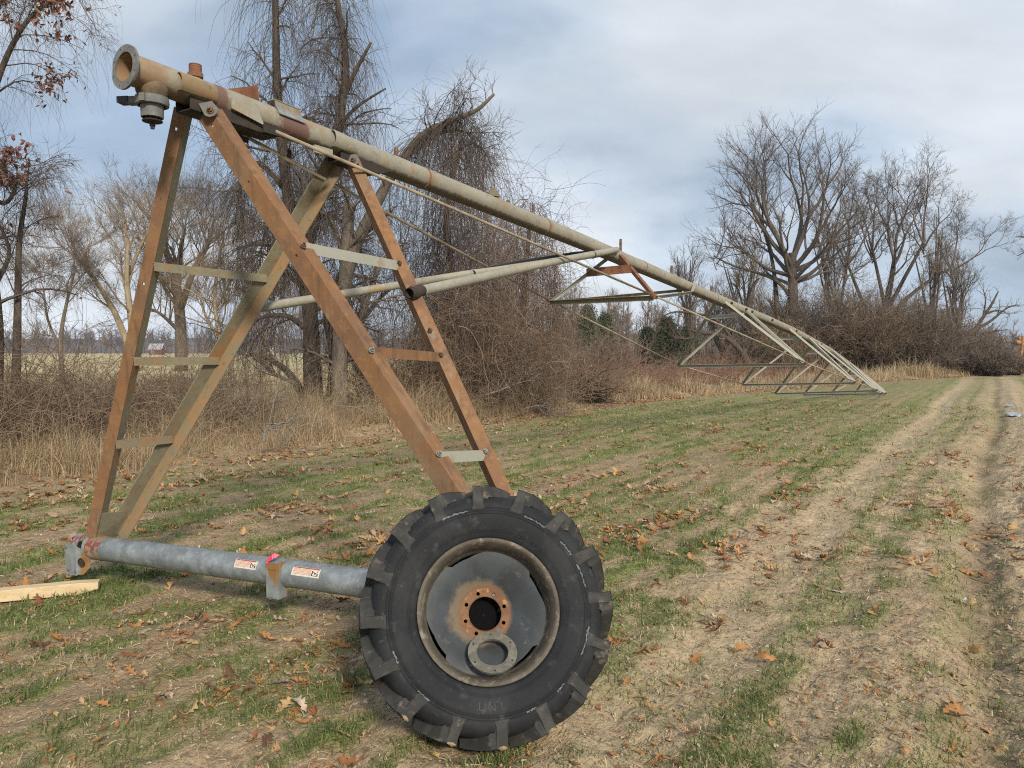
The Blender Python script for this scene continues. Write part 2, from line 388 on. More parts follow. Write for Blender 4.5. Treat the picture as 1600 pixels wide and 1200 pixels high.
# ------------------------------------------------------------------ metals
RUST1, RUST2, RUST3 = (.27, .128, .052), (.16, .078, .042), (.38, .21, .095)
M = {}
M['rust'] = mat('rusty_steel', (.225, .122, .062), [(RUST1, 5, .35, .6, .5), ((.22, .17, .11), 3, .52, .70, .6), ((.17, .095, .06), 1.4, .44, .62, .75), (RUST3, 22, .5, .66, .35), (RUST2, 60, .55, .7, .4), ((.31, .175, .088), 2.1, .5, .66, .5), ((.115, .068, .045), 15, .50, .66, .6, (1, 1, .10)), ((.26, .24, .18), 9, .62, .72, .6, (1, 1, .25))], rough=.85, bump=[(180, .3, .002)])
M['rust_dark'] = mat('dark_rusty_steel', (.20, .085, .05), [((.30, .14, .07), 8, .4, .65, .8), ((.09, .05, .035), 25, .5, .68, .7)], rough=.85, bump=[(150, .3, .002)])
M['olive'] = mat('stained_galvanised_steel', (.215, .19, .135), [((.27, .255, .17), 4, .4, .65, .8), ((.33, .17, .06), 3.2, .50, .66, .85), ((.30, .12, .045), 14, .55, .7, .6), ((.13, .12, .085), 30, .5, .7, .5)], rough=.7, bump=[(160, .2, .001)])
M['galvpipe'] = mat('weathered_galvanised_pipe', (.31, .295, .245), [((.38, .365, .30), 2.2, .38, .62, .8), ((.27, .26, .18), 9, .45, .7, .6, (1, 1, 1)), ((.36, .23, .10), 5, .56, .72, .75), ((.52, .50, .38), 35, .52, .7, .5), ((.20, .14, .085), 18, .6, .74, .6)], rough=.65, bump=[(70, .25, .002)])
M['galv'] = mat('galvanised_steel', (.25, .28, .30), [((.36, .40, .42), 14, .42, .62, .8), ((.17, .19, .20), 7, .45, .65, .7), ((.45, .49, .50), 45, .56, .7, .6), ((.25, .16, .10), 6, .64, .76, .6)], rough=.5, metal=.35, bump=[(60, .15, .001)])
M['galv_rust'] = mat('galvanised_plate_with_rust_runs', (.27, .30, .31), [((.36, .40, .41), 14, .42, .62, .8), ((.36, .19, .06), 7, .50, .60, .95, (1, 1, .35)), ((.17, .19, .20), 9, .55, .7, .6)], rough=.5, metal=.3, bump=[(60, .15, .001)])
M['beampipe'] = M['galv']
M['rod'] = mat('weathered_truss_rod', (.36, .32, .24), [((.20, .13, .075), 6, .4, .65, .8), ((.36, .33, .23), 15, .5, .7, .7)], rough=.75)
M['strut'] = mat('dull_galvanised_strut', (.40, .39, .345), [((.36, .37, .30), 3, .4, .65, .8), ((.30, .20, .10), 5, .58, .75, .6)], rough=.7)
M['rustolive'] = mat('rust_washed_olive_steel', (.26, .20, .12), [((.33, .19, .09), 7, .42, .62, .8), ((.19, .20, .15), 11, .5, .66, .7), ((.14, .08, .05), 24, .58, .72, .6)], rough=.8, bump=[(120, .3, .002)])
M['darksteel'] = mat('grimy_dark_steel', (.035, .03, .028), [((.075, .05, .035), 8, .45, .7, .7)], rough=.85)
M['bolt'] = mat('rusty_bolt', (.13, .085, .06), [((.25, .13, .07), 60, .45, .6, .8)], rough=.8)
M['nut'] = mat('bright_zinc_bolt', (.28, .28, .27), [((.3, .25, .18), 60, .55, .7, .8)], rough=.45, metal=.6)
M['flange'] = mat('grey_cast_flange', (.145, .15, .15), [((.23, .23, .225), 20, .45, .65, .7), ((.28, .18, .10), 8, .55, .7, .7)], rough=.7, bump=[(90, .3, .002)])
M['rubber'] = mat('tyre_rubber', (.014, .0155, .019), [((.030, .032, .036), 5, .42, .66, .8), ((.07, .078, .09), 16, .56, .72, .5), ((.15, .13, .10), 26, .62, .76, .55), ((.22, .185, .13), 4.5, .60, .75, .35)], rough=.78, spec=.28, bump=[(40, .25, .003), (220, .3, .001)])
M['lug'] = mat('worn_tread_rubber', (.036, .036, .036), [((.070, .069, .066), 12, .45, .66, .8), ((.19, .16, .12), 18, .56, .70, .7)], rough=.85, spec=.35, bump=[(60, .3, .003)])
M['rim'] = mat('grimy_wheel_rim', (.115, .10, .078), [((.075, .06, .045), 9, .42, .62, .85), ((.28, .25, .19), 22, .52, .68, .7), ((.04, .038, .036), 30, .62, .74, .7)], rough=.75, bump=[(90, .3, .002)])
M['wood'] = mat('pale_new_timber', (.62, .47, .28), [((.72, .58, .37), 3, .4, .6, .8, (1, 8, 8)), ((.48, .33, .18), 6, .55, .7, .6, (1, 10, 10))], rough=.8)
M['tape'] = mat('pink_flagging_tape', (.85, .05, .16), [((.95, .55, .6), 40, .5, .62, .7, (3, .4, 1))], rough=.4, trans=.25)
M['black'] = mat('black_plastic', (.02, .02, .022), rough=.5)

# ------------------------------------------------------------------ the irrigation span
PIPE = [(-.62, 3.165), (-.39, 3.16), (-.2, 3.15), (0, 3.145), (.58, 3.125), (1.4, 3.085), (2.35, 3.03), (3.23, 2.975), (4.65, 2.885), (6.23, 2.77), (8.44, 2.60), (10.89, 2.42), (12.98, 2.28), (15.44, 2.09), (19.77, 1.67), (24.55, 1.04), (28, .55), (30.8, .14)]
P1 = V(-1.8468, 4.5, 0); D3 = V(D2[0], D2[1], 0); N3 = V(N2[0], N2[1], 0); Z3 = V(0, 0, 1)
PT = [a for a, b in PIPE]; PZ = [b for a, b in PIPE]
def pp(t, side=0., dz=0.):
    return V(P1[0] + D2[0] * t + N2[0] * side, P1[1] + D2[1] * t + N2[1] * side, float(np.interp(t, PT, PZ)) + dz)
def pt(t): return nrm(pp(t + .1) - pp(t - .1))
root = empty('irrigation_span', (pp(1)[0], pp(1)[1], 0), 'long rusty irrigation pipe span on an A-frame tower, far end down on the field', 'irrigation span')
def part(b, name, m, smooth=False, parent=None): return b.build(name, m, parent or root, smooth)
RP = .084
# pipe with collared joints
ts = np.concatenate([np.linspace(-.40, 6, 60), np.linspace(6.2, 30.8, 110)])
Pz = np.array([pp(t) for t in ts]); k_ = np.ones(5) / 5
zz = np.convolve(np.pad(Pz[:, 2], 2, 'edge'), k_, 'valid'); Pz[:, 2] = zz
b = MB(); b.tube(Pz, RP, 28, False)
Pin = Pz[:6]; b.tube(Pin[::-1], RP - .008, 28, False); b.lathe([(0, .001), (0, RP - .009)], Pz[5], D3, 28)
mp_ = part(b, 'main_pipe', None, 'all')
# pipe material: pale top, dark grime streaks round the underside (old run-off stains fixed to the pipe), rust collars
def pipe_material():
    m = mat('stained_irrigation_pipe', (.28, .26, .215), [((.36, .335, .275), 2.2, .38, .62, .8), ((.30, .29, .21), 9, .45, .7, .6), ((.30, .19, .10), 5, .52, .70, .75), ((.17, .13, .09), 13, .54, .70, .6), ((.40, .38, .31), 35, .52, .7, .5)], rough=.68, bump=[(60, .25, .002)])
    t = m.node_tree; ln = t.links; p = [x for x in t.nodes if x.type == 'BSDF_PRINCIPLED'][0]; cur = p.inputs['Base Color'].links[0].from_socket
    co = [x for x in t.nodes if x.type == 'TEX_COORD'][0].outputs['Object']
    def k(ty, **kw):
        x = t.nodes.new(ty)
        for a, bb in kw.items(): setattr(x, a, bb)
        return x
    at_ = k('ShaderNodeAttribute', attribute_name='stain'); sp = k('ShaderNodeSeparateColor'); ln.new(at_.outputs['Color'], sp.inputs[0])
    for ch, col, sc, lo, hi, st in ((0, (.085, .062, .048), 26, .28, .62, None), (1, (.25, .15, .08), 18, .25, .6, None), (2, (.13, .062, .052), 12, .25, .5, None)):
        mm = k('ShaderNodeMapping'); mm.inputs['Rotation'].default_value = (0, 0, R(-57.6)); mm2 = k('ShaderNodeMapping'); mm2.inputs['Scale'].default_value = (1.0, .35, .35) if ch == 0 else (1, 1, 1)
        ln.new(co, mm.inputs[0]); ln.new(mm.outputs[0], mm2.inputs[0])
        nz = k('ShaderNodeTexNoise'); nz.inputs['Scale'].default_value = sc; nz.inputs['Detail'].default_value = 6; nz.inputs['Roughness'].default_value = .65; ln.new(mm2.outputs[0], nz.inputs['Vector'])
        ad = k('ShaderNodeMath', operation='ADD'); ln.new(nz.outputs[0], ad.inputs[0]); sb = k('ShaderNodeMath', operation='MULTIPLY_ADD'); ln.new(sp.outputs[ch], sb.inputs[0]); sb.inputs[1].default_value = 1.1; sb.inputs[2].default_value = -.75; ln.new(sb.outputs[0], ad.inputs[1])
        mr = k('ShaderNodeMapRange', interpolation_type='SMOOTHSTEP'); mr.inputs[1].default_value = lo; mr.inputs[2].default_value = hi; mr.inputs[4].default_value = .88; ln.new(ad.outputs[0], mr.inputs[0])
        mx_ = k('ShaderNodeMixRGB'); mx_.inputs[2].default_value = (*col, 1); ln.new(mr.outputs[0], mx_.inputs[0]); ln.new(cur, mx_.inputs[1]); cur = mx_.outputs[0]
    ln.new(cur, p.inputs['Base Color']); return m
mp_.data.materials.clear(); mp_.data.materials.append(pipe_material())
co = np.zeros(len(mp_.data.vertices) * 3, np.float32); mp_.data.vertices.foreach_get('co', co); co = co.reshape(-1, 3) + np.array(root.location)
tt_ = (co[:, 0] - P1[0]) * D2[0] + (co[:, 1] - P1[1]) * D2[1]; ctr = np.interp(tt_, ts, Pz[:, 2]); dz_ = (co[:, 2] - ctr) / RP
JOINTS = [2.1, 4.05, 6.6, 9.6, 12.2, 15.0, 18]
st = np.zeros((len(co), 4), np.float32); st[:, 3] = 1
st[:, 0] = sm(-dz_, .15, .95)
st[:, 1] = np.maximum(np.maximum(sm(-tt_, -.35, .35) * .66, sm(-tt_, -1.6, -.2) * .50), sum(np.exp(-((tt_ - j + .22) / .06) ** 2) for j in JOINTS) * .62)
st[:, 2] = np.exp(-((tt_ - .175) / .055) ** 4) + .9 * np.exp(-((tt_ - .70) / .15) ** 4) * sm(dz_, .9, .2)
inn = np.arange(len(co)) >= 170 * 28; st[inn, 1] = 1
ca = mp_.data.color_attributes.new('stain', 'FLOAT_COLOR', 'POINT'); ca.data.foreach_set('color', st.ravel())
for j in JOINTS:
    b = MB(); b.lathe([(-.012, RP - .001), (-.008, RP + .004), (.008, RP + .004), (.012, RP - .001)], pp(j) + V(0, 0, .0), pt(j), 26)
    part(b, 'pipe_joint', M['rust'], True, mp_)
# end flange
fo = pp(-.40)
b = MB(); b.ringplate(fo, -pt(-.3), N3, RP - .006, .118, .014, 8, .103, .0058, R(22.5), flat=(R(180), .109)); b.lathe([(-.028, RP + .001), (-.018, RP + .012), (.0, RP + .014), (.008, RP - .003)], fo, -pt(-.3), 28)
part(b, 'end_flange', M['flange'], True)
# drain outlet hanging below the pipe
c0 = pp(-.25) + V(0, 0, .014); ax = V(0, 0, -1)
b = MB(); b.lathe([(.05, .075), (.075, .085), (.10, .082), (.12, .072), (.135, .07)], c0, ax, 26)
dv = part(b, 'drain_outlet', mat('brown_cast_outlet', (.115, .085, .055), [((.20, .145, .085), 12, .4, .65, .8), ((.10, .06, .04), 25, .5, .7, .6)], rough=.8), True)
b = MB(); b.lathe([(.128, .07), (.126, .086), (.15, .089), (.17, .086), (.172, .07)], c0, ax, 26)
hx = nrm(-N3 * .9 - D3 * .4); b.box(c0 + hx * .11 + ax * .138, (hx, Z3, np.cross(hx, Z3)), (.06, .038, .05))
q_ = nrm(N3 * .5 - D3); b.box(c0 + q_ * .092 + ax * .15, (q_, Z3, np.cross(q_, Z3)), (.018, .04, .03))
part(b, 'band_clamp', M['flange'], True, dv)
b = MB(); b.lathe([(.17, .060), (.235, .058), (.237, .050), (.18, .05)], c0, ax, 26); part(b, 'outlet_cup', M['flange'], True, dv)
b = MB(); b.cyl(c0 + ax * .17, c0 + ax * .29, .007, 8); b.lathe([(.247, .001), (.247, .046), (.252, .054), (.257, .052), (.259, .001)], c0, ax, 24); b.lathe([(.272, .001), (.272, .017), (.280, .017), (.280, .001)], c0, ax, 6); b.cyl(c0 + ax * .28, c0 + ax * .296, .011, 6)
part(b, 'drain_plug', M['darksteel'], True, dv)
b = MB(); b.box(c0 + hx * .16 + ax * .135, (hx, Z3, np.cross(hx, Z3)), (.065, .034, .06)); part(b, 'clamp_handle', M['black'], False, dv)
# threaded outlet on top
c1 = pp(.025); b = MB(); b.lathe([(.06, .037), (.085, .036), (.085, .043), (.110, .043), (.110, .033), (.118, .035), (.160, .034), (.160, .026), (.14, .026), (.14, .001)], c1, Z3, 20)
for i in range(4): b.lathe([(.122 + i * .010, .034), (.126 + i * .010, .0365), (.130 + i * .010, .034)], c1, Z3, 20)
part(b, 'threaded_outlet', M['rust_dark'], True)
# saddle gussets hugging the pipe side
def saddle(t0, t1, side, name, m, out=.022, a0=-30, a1=50):
    b = MB(); n = 10; A = np.linspace(R(a0), R(a1), n)
    sh = []
    for t, oo in ((t0, out), (t0 + .05, out), (t1 - .06, out * .6), (t1, .003)):
        c = pp(t); ring = []
        for i, a in enumerate(A):
            r = RP + oo * math.sin(math.pi * min(1, max(0, (i) / (n - 1)))) ** .4 + .002
            ring.append(c + r * (N3 * side * math.cos(a) + Z3 * math.sin(a)))
        sh.append(ring)
    sh = np.array(sh); k = len(sh); inner = sh.copy()
    for i in range(k):
        c = pp((t0, t0 + .05, t1 - .06, t1)[i]); inner[i] = c + (sh[i] - c) * .95
    vs = np.vstack([sh.reshape(-1, 3), inner.reshape(-1, 3)]); f = []; o = k * n
    for i in range(k - 1):
        for j in range(n - 1):
            f.append((i * n + j, i * n + j + 1, (i + 1) * n + j + 1, (i + 1) * n + j)); f.append((o + i * n + j, o + (i + 1) * n + j, o + (i + 1) * n + j + 1, o + i * n + j + 1))
    for j in range(n - 1): f.append((j, o + j, o + j + 1, j + 1))
    b.add(vs, f); part(b, name, m, True)
saddle(-.14, .11, 1, 'saddle_plate', M['rustolive'], .030, -35, 35)
saddle(1.03, 1.27, 1, 'saddle_plate', M['galvpipe'], .032, -38, 42)
saddle(-.14, .11, -1, 'saddle_plate', M['olive'], .030, -35, 35)
# under-pipe mounting channels at the two leg pairs
for (t0, t1, dzb) in ((-.06, .55, -.125), (1.12, 1.52, -.12)):
    b = MB()
    for s_ in (-1, 1):
        b.poly([pp(t0, s_ * .062, -.05), pp(t0, s_ * .062, dzb), pp(t1, s_ * .062, dzb), pp(t1 + .12, s_ * .062, -.07)], N3 * s_, .006)
    b.poly([pp(t0, -.061, dzb - .004), pp(t0, .061, dzb - .004), pp(t1, .061, dzb - .004), pp(t1, -.061, dzb - .004)], Z3, .006)
    part(b, 'mounting_channel', M['darksteel'])
# side doubler plate with pale paint
b = MB(); b.poly([pp(.20, .086, .015), pp(.20, .086, -.05), pp(.44, .086, -.085), pp(.38, .086, .018)], N3, .006); part(b, 'side_plate', M['galvpipe'])

# feet on the base beam
BL = V(-2.945, 5.33, .277); BR = V(.135, 3.90, .335); BD = nrm(BR - BL)
legA0, legA1 = at(287, 172, 4.60), at(146, 842, 5.27)
legC0, legC1 = at(322, 168, 4.48), at(823, 940, 3.83)
legB0, legB1 = at(524, 252, 5.62), at(184, 834, 5.46)
legD0, legD1 = at(549, 250, 5.50), at(860, 935, 4.00)
LEGS = {}
def leg(name, p, q, alpha, convex, lu, lw, m, hu=(), hw=(), m2=None):
    "angle-iron leg; alpha splits the two flanges about the outward facing edge"
    a = nrm(q - p); mid = (p + q) / 2; out_ = nrm(V(0, 0, 1.65) - mid); out_ = nrm(out_ - a * (out_ @ a)); sd_ = np.cross(out_, a)
    if sd_[0] < 0: sd_ = -sd_
    k = -1 if convex else 1
    u = -sd_ * math.cos(alpha) + k * out_ * math.sin(alpha); w = sd_ * math.sin(alpha) + k * out_ * math.cos(alpha)
    base = p + sd_ * (lu * math.cos(alpha) - lw * math.sin(alpha)) / 2
    b = MB(); b.lbar(base, base + (q - p), u, w, lu, lw, .0075, hu, hw, mi=(0, 1) if m2 else (0, 0))
    return part(b, 'tower_leg', [m, m2] if m2 else m), a, sd_, out_
lA, aA, sA, oA = leg('A', legA0, legA1, R(28), True, .078, .085, M['rust'], hu=(.12, .55, 1.1), m2=M['olive'])
lC, aC, sC, oC = leg('C', legC0, legC1, R(33), True, .108, .100, M['rust'], hu=(.10, .52, 1.05))
lB, aB, sB, oB = leg('B', legB0, legB1, R(42), False, .108, .108, M['olive'], hw=(.12, .75), m2=M['rustolive'])
lD, aD, sD, oD = leg('D', legD0, legD1, R(68), True, .090, .080, M['rust'])
# lug plates with bolts at the leg tops
def bolt(p, ax, r=.016, parent=None, m=None, ln_=.022):
    ax = nrm(ax); b = MB(); b.cyl(p - ax * .004, p + ax * .004, r * 1.35, 14); b.cyl(p + ax * .004, p + ax * ln_ * .7, r, 6); b.cyl(p + ax * ln_ * .7, p + ax * ln_ * 1.4, r * .5, 8)
    return part(b, 'bolt', m or M['bolt'], False, parent)
for (c, a_, o_, lg) in ((on(legC0, legC1, 178), aC, oC, lC), (on(legD0, legD1, 256), aD, oD, lD)):
    sv = np.cross(o_, a_); sv = sv if sv[0] > 0 else -sv
    c2 = c + o_ * .018 + sv * .012; b = MB()
    tri = [c2 - a_ * .075 - sv * .035, c2 - a_ * .05 + sv * .035] + [c2 + a_ * .038 * math.sin(x) + sv * .042 * math.cos(x) for x in np.linspace(0, math.pi, 9)]
    b.poly(tri, o_, .007); lp = part(b, 'lug_plate', M['flange']); bolt(c2 + o_ * .010, o_, .017, lp)
for y_ in (389, 553, 715): bolt(on(legC0, legC1, y_) + sC * .035 + oC * .002, oC + sC * .6, .013, lC, M['nut'] if y_ != 389 else None)
for y_ in (413, 518, 556, 707): bolt(on(legD0, legD1, y_) + oD * .012 + sD * .01, oD, .011, lD, M['nut'] if y_ == 707 else None)
for y_ in (437, 480, 682): bolt(on(legB0, legB1, y_) + oB * .0 - sB * .02, oB, .013, lB)
# rungs
def rung(p, q, m, wd=.055, th=.006, flip=1):
    a = nrm(q - p); up_ = nrm(Z3 - a * a[2]); back = np.cross(a, up_) * flip
    b = MB(); b.lbar(p + up_ * wd / 2, q + up_ * wd / 2, -up_, -back, wd, wd * .7, th); return part(b, 'cross_bar', m)
f_ = .03
rung(on(legA0, legA1, 414) + sA * .02 + oA * .02, on(legB0, legB1, 435) + oB * f_ + sB * .0, M['olive'])
rung(on(legA0, legA1, 562) + sA * .02 + oA * .02, on(legB0, legB1, 563) + oB * f_, M['olive'])
rung(on(legA0, legA1, 692) + sA * .02 + oA * .02, on(legB0, legB1, 685) + oB * f_, M['olive'])
rung(on(legC0, legC1, 389) + sC * .03 - oC * .02, on(legD0, legD1, 414) - oD * .01, M['strut'], .062)
rung(on(legC0, legC1, 553) + sC * .03 - oC * .02, on(legD0, legD1, 557) - oD * .01, M['rust'], .058)
rung(on(legC0, legC1, 719) + sC * .03 - oC * .02, on(legD0, legD1, 711) - oD * .01, M['strut'], .058)
# gusset between the left feet
b = MB(); g0 = on(legA0, legA1, 802); g1 = on(legA0, legA1, 842); g2 = on(legB0, legB1, 838); g3 = on(legB0, legB1, 797)
b.poly([g0, g1, g2, g3], np.cross(g1 - g0, g2 - g0), .006); part(b, 'foot_gusset', M['olive'])
b = MB(); g0 = on(legC0, legC1, 890); g1 = on(legC0, legC1, 940); g2 = on(legD0, legD1, 935); g3 = on(legD0, legD1, 885)
b.poly([g0, g1, g2, g3], np.cross(g1 - g0, g2 - g0), .006); part(b, 'foot_gusset', M['olive'])

# base beam
RB = .083
b = MB(); npt = 40; bp = [BL + (BR - BL) * x for x in np.linspace(0, 1, npt)]
b.tube(bp, RB, 32, False); b.tube(bp[::-1], RB - .007, 32, False)
for e_, d_ in ((BL, -BD), (BR, BD)): b.lathe([(0, RB - .0075), (0, RB + .0003)], e_, d_, 32)
beam = part(b, 'base_beam', M['galv'], 'all')
# rusty and red primed end collar
bs = nrm(np.cross(BD, Z3)); bs = bs if bs[1] < 0 else -bs; bu = nrm(np.cross(BD, bs)); bu = bu if bu[2] > 0 else -bu
b = MB(); b.lathe([(.0, RB + .0015), (.13, RB + .0015), (.14, RB + .0002)], BL + BD * .03, BD, 32)
part(b, 'primed_collar', mat('red_primer_and_rust', (.22, .20, .15), [((.34, .17, .05), 5, .40, .55, .9), ((.20, .045, .045), 9, .50, .56, .95), ((.30, .33, .34), 14, .58, .68, .8)], rough=.6), True, beam)
# half-round end cap plate standing left of the beam end
ec = BL - BD * .075
b = MB(); b.lathe([(-.03, .088), (.03, .088), (.03, .080), (-.03, .080)], ec, BD, 20, u=bu, closed=True, arc=(R(-100), R(80)))
part(b, 'end_saddle', mat('purple_primed_steel', (.24, .26, .30), [((.36, .38, .43), 18, .5, .6, .8), ((.20, .05, .06), 12, .48, .58, .9), ((.30, .14, .06), 7, .55, .65, .8)], rough=.55), True, beam)
# folded end bracket resting on the timber
ev = nrm(bs * .9 - BD * .3)
bc = BL - BD * .02 + bs * .088
b = MB()
b.box(bc - BD * .075 + V(0, 0, -.078), (BD, bs, Z3), (.115, .007, .215))
w0 = bc - BD * .018; b.poly([w0 + V(0, 0, .02), w0 + V(0, 0, -.178), w0 + BD * .045 + V(0, 0, -.178) - bs * .02, w0 + BD * .09 + V(0, 0, -.125) - bs * .04, w0 + BD * .085 + V(0, 0, -.03) - bs * .03], nrm(np.cross(BD, Z3)), .007)
b.box(bc - BD * .13 - bs * .06 + V(0, 0, -.078), (BD, bs, Z3), (.007, .12, .20))
eb = part(b, 'end_bracket', M['galv_rust'])
b = MB(); b.lathe([(0, .026), (.004, .03), (.009, .03), (.009, .022)], w0 + BD * .052 + V(0, 0, -.085) + bs * .002, bs, 18); b.lathe([(.0035, .001), (.0035, .022)], w0 + BD * .052 + V(0, 0, -.085) + bs * .002, bs, 18)
part(b, 'hole_boss', M['darksteel'], True, eb)
for dx_, dz2 in ((-.12, .005), (-.03, -.155), (-.10, -.15)): bolt(bc + BD * dx_ + V(0, 0, dz2) + bs * .004, bs, .008, eb, M['nut'], .008)
# mid-beam drive bracket
mc = on(BL, BR, 905); mc = BL + BD * ((at(431, 903, 4.55) - BL) @ BD)
b = MB(); o2 = mc + bs * (RB + .008) + V(0, 0, .018)
b.box(o2 + V(0, 0, -.045), (BD, bs, Z3), (.088, .007, .215)); b.box(o2 + BD * .044 - bs * .035 + V(0, 0, -.045), (BD, bs, Z3), (.007, .075, .215))
b.box(o2 - BD * .044 - bs * .035 + V(0, 0, -.045), (BD, bs, Z3), (.007, .075, .215))
b.box(o2 + bs * .006 + V(0, 0, -.128), (BD, bs, Z3), (.074, .008, .03)); b.box(o2 + bs * .006 + V(0, 0, .035), (BD, bs, Z3), (.06, .008, .022))
mb_ = part(b, 'drive_bracket', M['galv_rust'])
# stickers: curved labels on the pipe
def sticker(px0, px1, yy):
    c0_ = BL + BD * ((at(px0, yy, 4.6) - BL) @ BD); c1_ = BL + BD * ((at(px1, yy, 4.6) - BL) @ BD)
    def patch(s0, s1, a0, a1, off, m, nm, par):
        b = MB(); n = 8; vs = []
        for s__ in np.linspace(s0, s1, 6):
            for a in np.linspace(R(a0), R(a1), n):
                c = c0_ + (c1_ - c0_) * s__; vs.append(c + (RB + off) * (bs * math.cos(a) + bu * math.sin(a)))
        f = [(i * n + j, i * n + j + 1, (i + 1) * n + j + 1, (i + 1) * n + j) for i in range(5) for j in range(n - 1)]
        b.add(vs, f); return part(b, nm, m, 'all', par)
    st_ = patch(0, 1, 14, 52, .0008, MS['white'], 'warning_sticker', beam)
    patch(.03, .97, 46, 51, .0014, MS['red'], 'sticker_header', st_)
    rn = random.Random(int(px0))
    b = MB()
    for row, (a0, a1) in enumerate(((40.5, 44), (35.5, 39), (30.5, 34), (25.5, 28.5), (21, 23.5))):
        s__ = .05
        while s__ < .68:
            w_ = rn.uniform(.03, .10); n = 3; vs = []
            for ss in (s__, min(s__ + w_, .7)):
                for a in np.linspace(R(a0), R(a1), n): c = c0_ + (c1_ - c0_) * ss; vs.append(c + (RB + .0013) * (bs * math.cos(a) + bu * math.sin(a)))
            b.add(vs, [(0, 1, n + 1, n), (1, 2, n + 2, n + 1)]); s__ += w_ + .015
    part(b, 'sticker_lines', MS['orange'], False, st_)
    b = MB()
    def seg(x0, y0, x1, y1, w=.02):
        for k in range(1):
            vs = []
            dx_, dy_ = x1 - x0, y1 - y0; ll = math.hypot(dx_, dy_ / 40); nx, ny = -dy_ / 40 / ll * w, dx_ / ll * w * 40
            for (xx, yy_) in ((x0 - nx, y0 - ny), (x0 + nx, y0 + ny), (x1 + nx, y1 + ny), (x1 - nx, y1 - ny)):
                c = c0_ + (c1_ - c0_) * xx; a = R(yy_); vs.append(c + (RB + .0022) * (bs * math.cos(a) + bu * math.sin(a)))
            b.add(vs, [(0, 1, 2, 3)])
    seg(.74, 21, .74, 40); seg(.74, 21, .93, 21); seg(.78, 36, .84, 31); seg(.84, 31, .93, 36); seg(.93, 21, .93, 30); seg(.84, 31, .86, 25)
    part(b, 'sticker_pictogram', M['black'], False, st_)
MS = {'white': mat('faded_white_sticker', (.72, .66, .60), [((.55, .36, .28), 30, .5, .62, .7)], rough=.5), 'red': mat('faded_red_print', (.33, .07, .06), [((.6, .4, .35), 60, .55, .65, .8)], rough=.5), 'orange': mat('faded_print', (.55, .30, .16), [((.75, .62, .5), 60, .55, .65, .9)], rough=.5)}
sticker(350, 400, 873); sticker(478, 536, 893)
# flagging tape knotted over the bracket top
tp = o2 + V(0, 0, .075) - BD * .02
b = MB(); pr = [tp + V(0, 0, -.02) + bs * .008 - BD * .014, tp + V(0, 0, .0) + bs * .006 - BD * .012, tp + V(0, 0, .012) - bs * .01, tp + BD * .012 + V(0, 0, .024) - bs * .03, tp + BD * .018 + V(0, 0, .03) - bs * .045]
wv = nrm(BD * .8 - Z3 * .2)
for i in range(len(pr) - 1):
    w_ = .007 + .004 * i; b.add([pr[i] - wv * w_, pr[i] + wv * w_, pr[i + 1] + wv * (w_ + .005), pr[i + 1] - wv * (w_ + .005)], [(0, 1, 2, 3)])

o_ = b.build('flagging_tape', M['tape'], root=tp); tag(o_, 'short pink flagging tape tied over the bracket on the base beam', 'ribbon')
md = o_.modifiers.new('thickness', 'SOLIDIFY'); md.thickness = .001

# brace pipes from the legs to the first truss joint
def brace(p, q, r, name, m, extra=True):
    a = nrm(q - p); b = MB(); mid = (p + q) / 2 + V(0, 0, .012)
    b.tube([p, p + a * .05, mid, q - a * .02, q], [r * .9, r, r, r, r], 16); o = part(b, name, m, 'all')
    return o
q1 = pp(5.62, .10, .035); d1 = on(legD0, legD1, 462) + oD * .035
bp1 = brace(d1 + nrm(q1 - d1) * .10, q1, .036, 'brace_pipe', M['galvpipe'])
b = MB(); a_ = nrm(q1 - d1); uu = nrm(Z3 - a_ * a_[2]); ww = np.cross(a_, uu)
b.lathe([(-.03, .034), (.02, .046), (.11, .040), (.13, .037), (.13, .03), (.0, .03), (-.03, .03)], d1, a_, 14); clp = part(b, 'brace_clamp', M['darksteel'], True, bp1)
bolt(d1 + a_ * .05 + oD * .042, oD, .013, clp)
bcl = MB(); bcl.lathe([(-.010, .037), (-.010, .041), (.010, .041), (.010, .037)], d1 + (q1 - d1) * .80, a_, 16); part(bcl, 'hose_clamp', M['black'], True, bp1)
q2 = pp(5.75, -.09, .03); d2 = on(legB0, legB1, 479) + sB * .03 - oB * .02
bp2 = brace(d2, q2, .034, 'brace_pipe', M['galvpipe'])
h0 = d2 + (q2 - d2) * .49; b = MB(); b.tube([h0 + V(0, 0, .03), h0 + (q2 - h0) * .3 + V(0, 0, .055), h0 + (q2 - h0) * .7 + V(0, 0, .06), q2 + V(0, 0, .04)], .016, 8); b.lathe([(-.012, .036), (-.012, .044), (.012, .044), (.012, .036)], h0, nrm(q2 - d2), 14)
part(b, 'black_hose', M['black'], True, bp2)

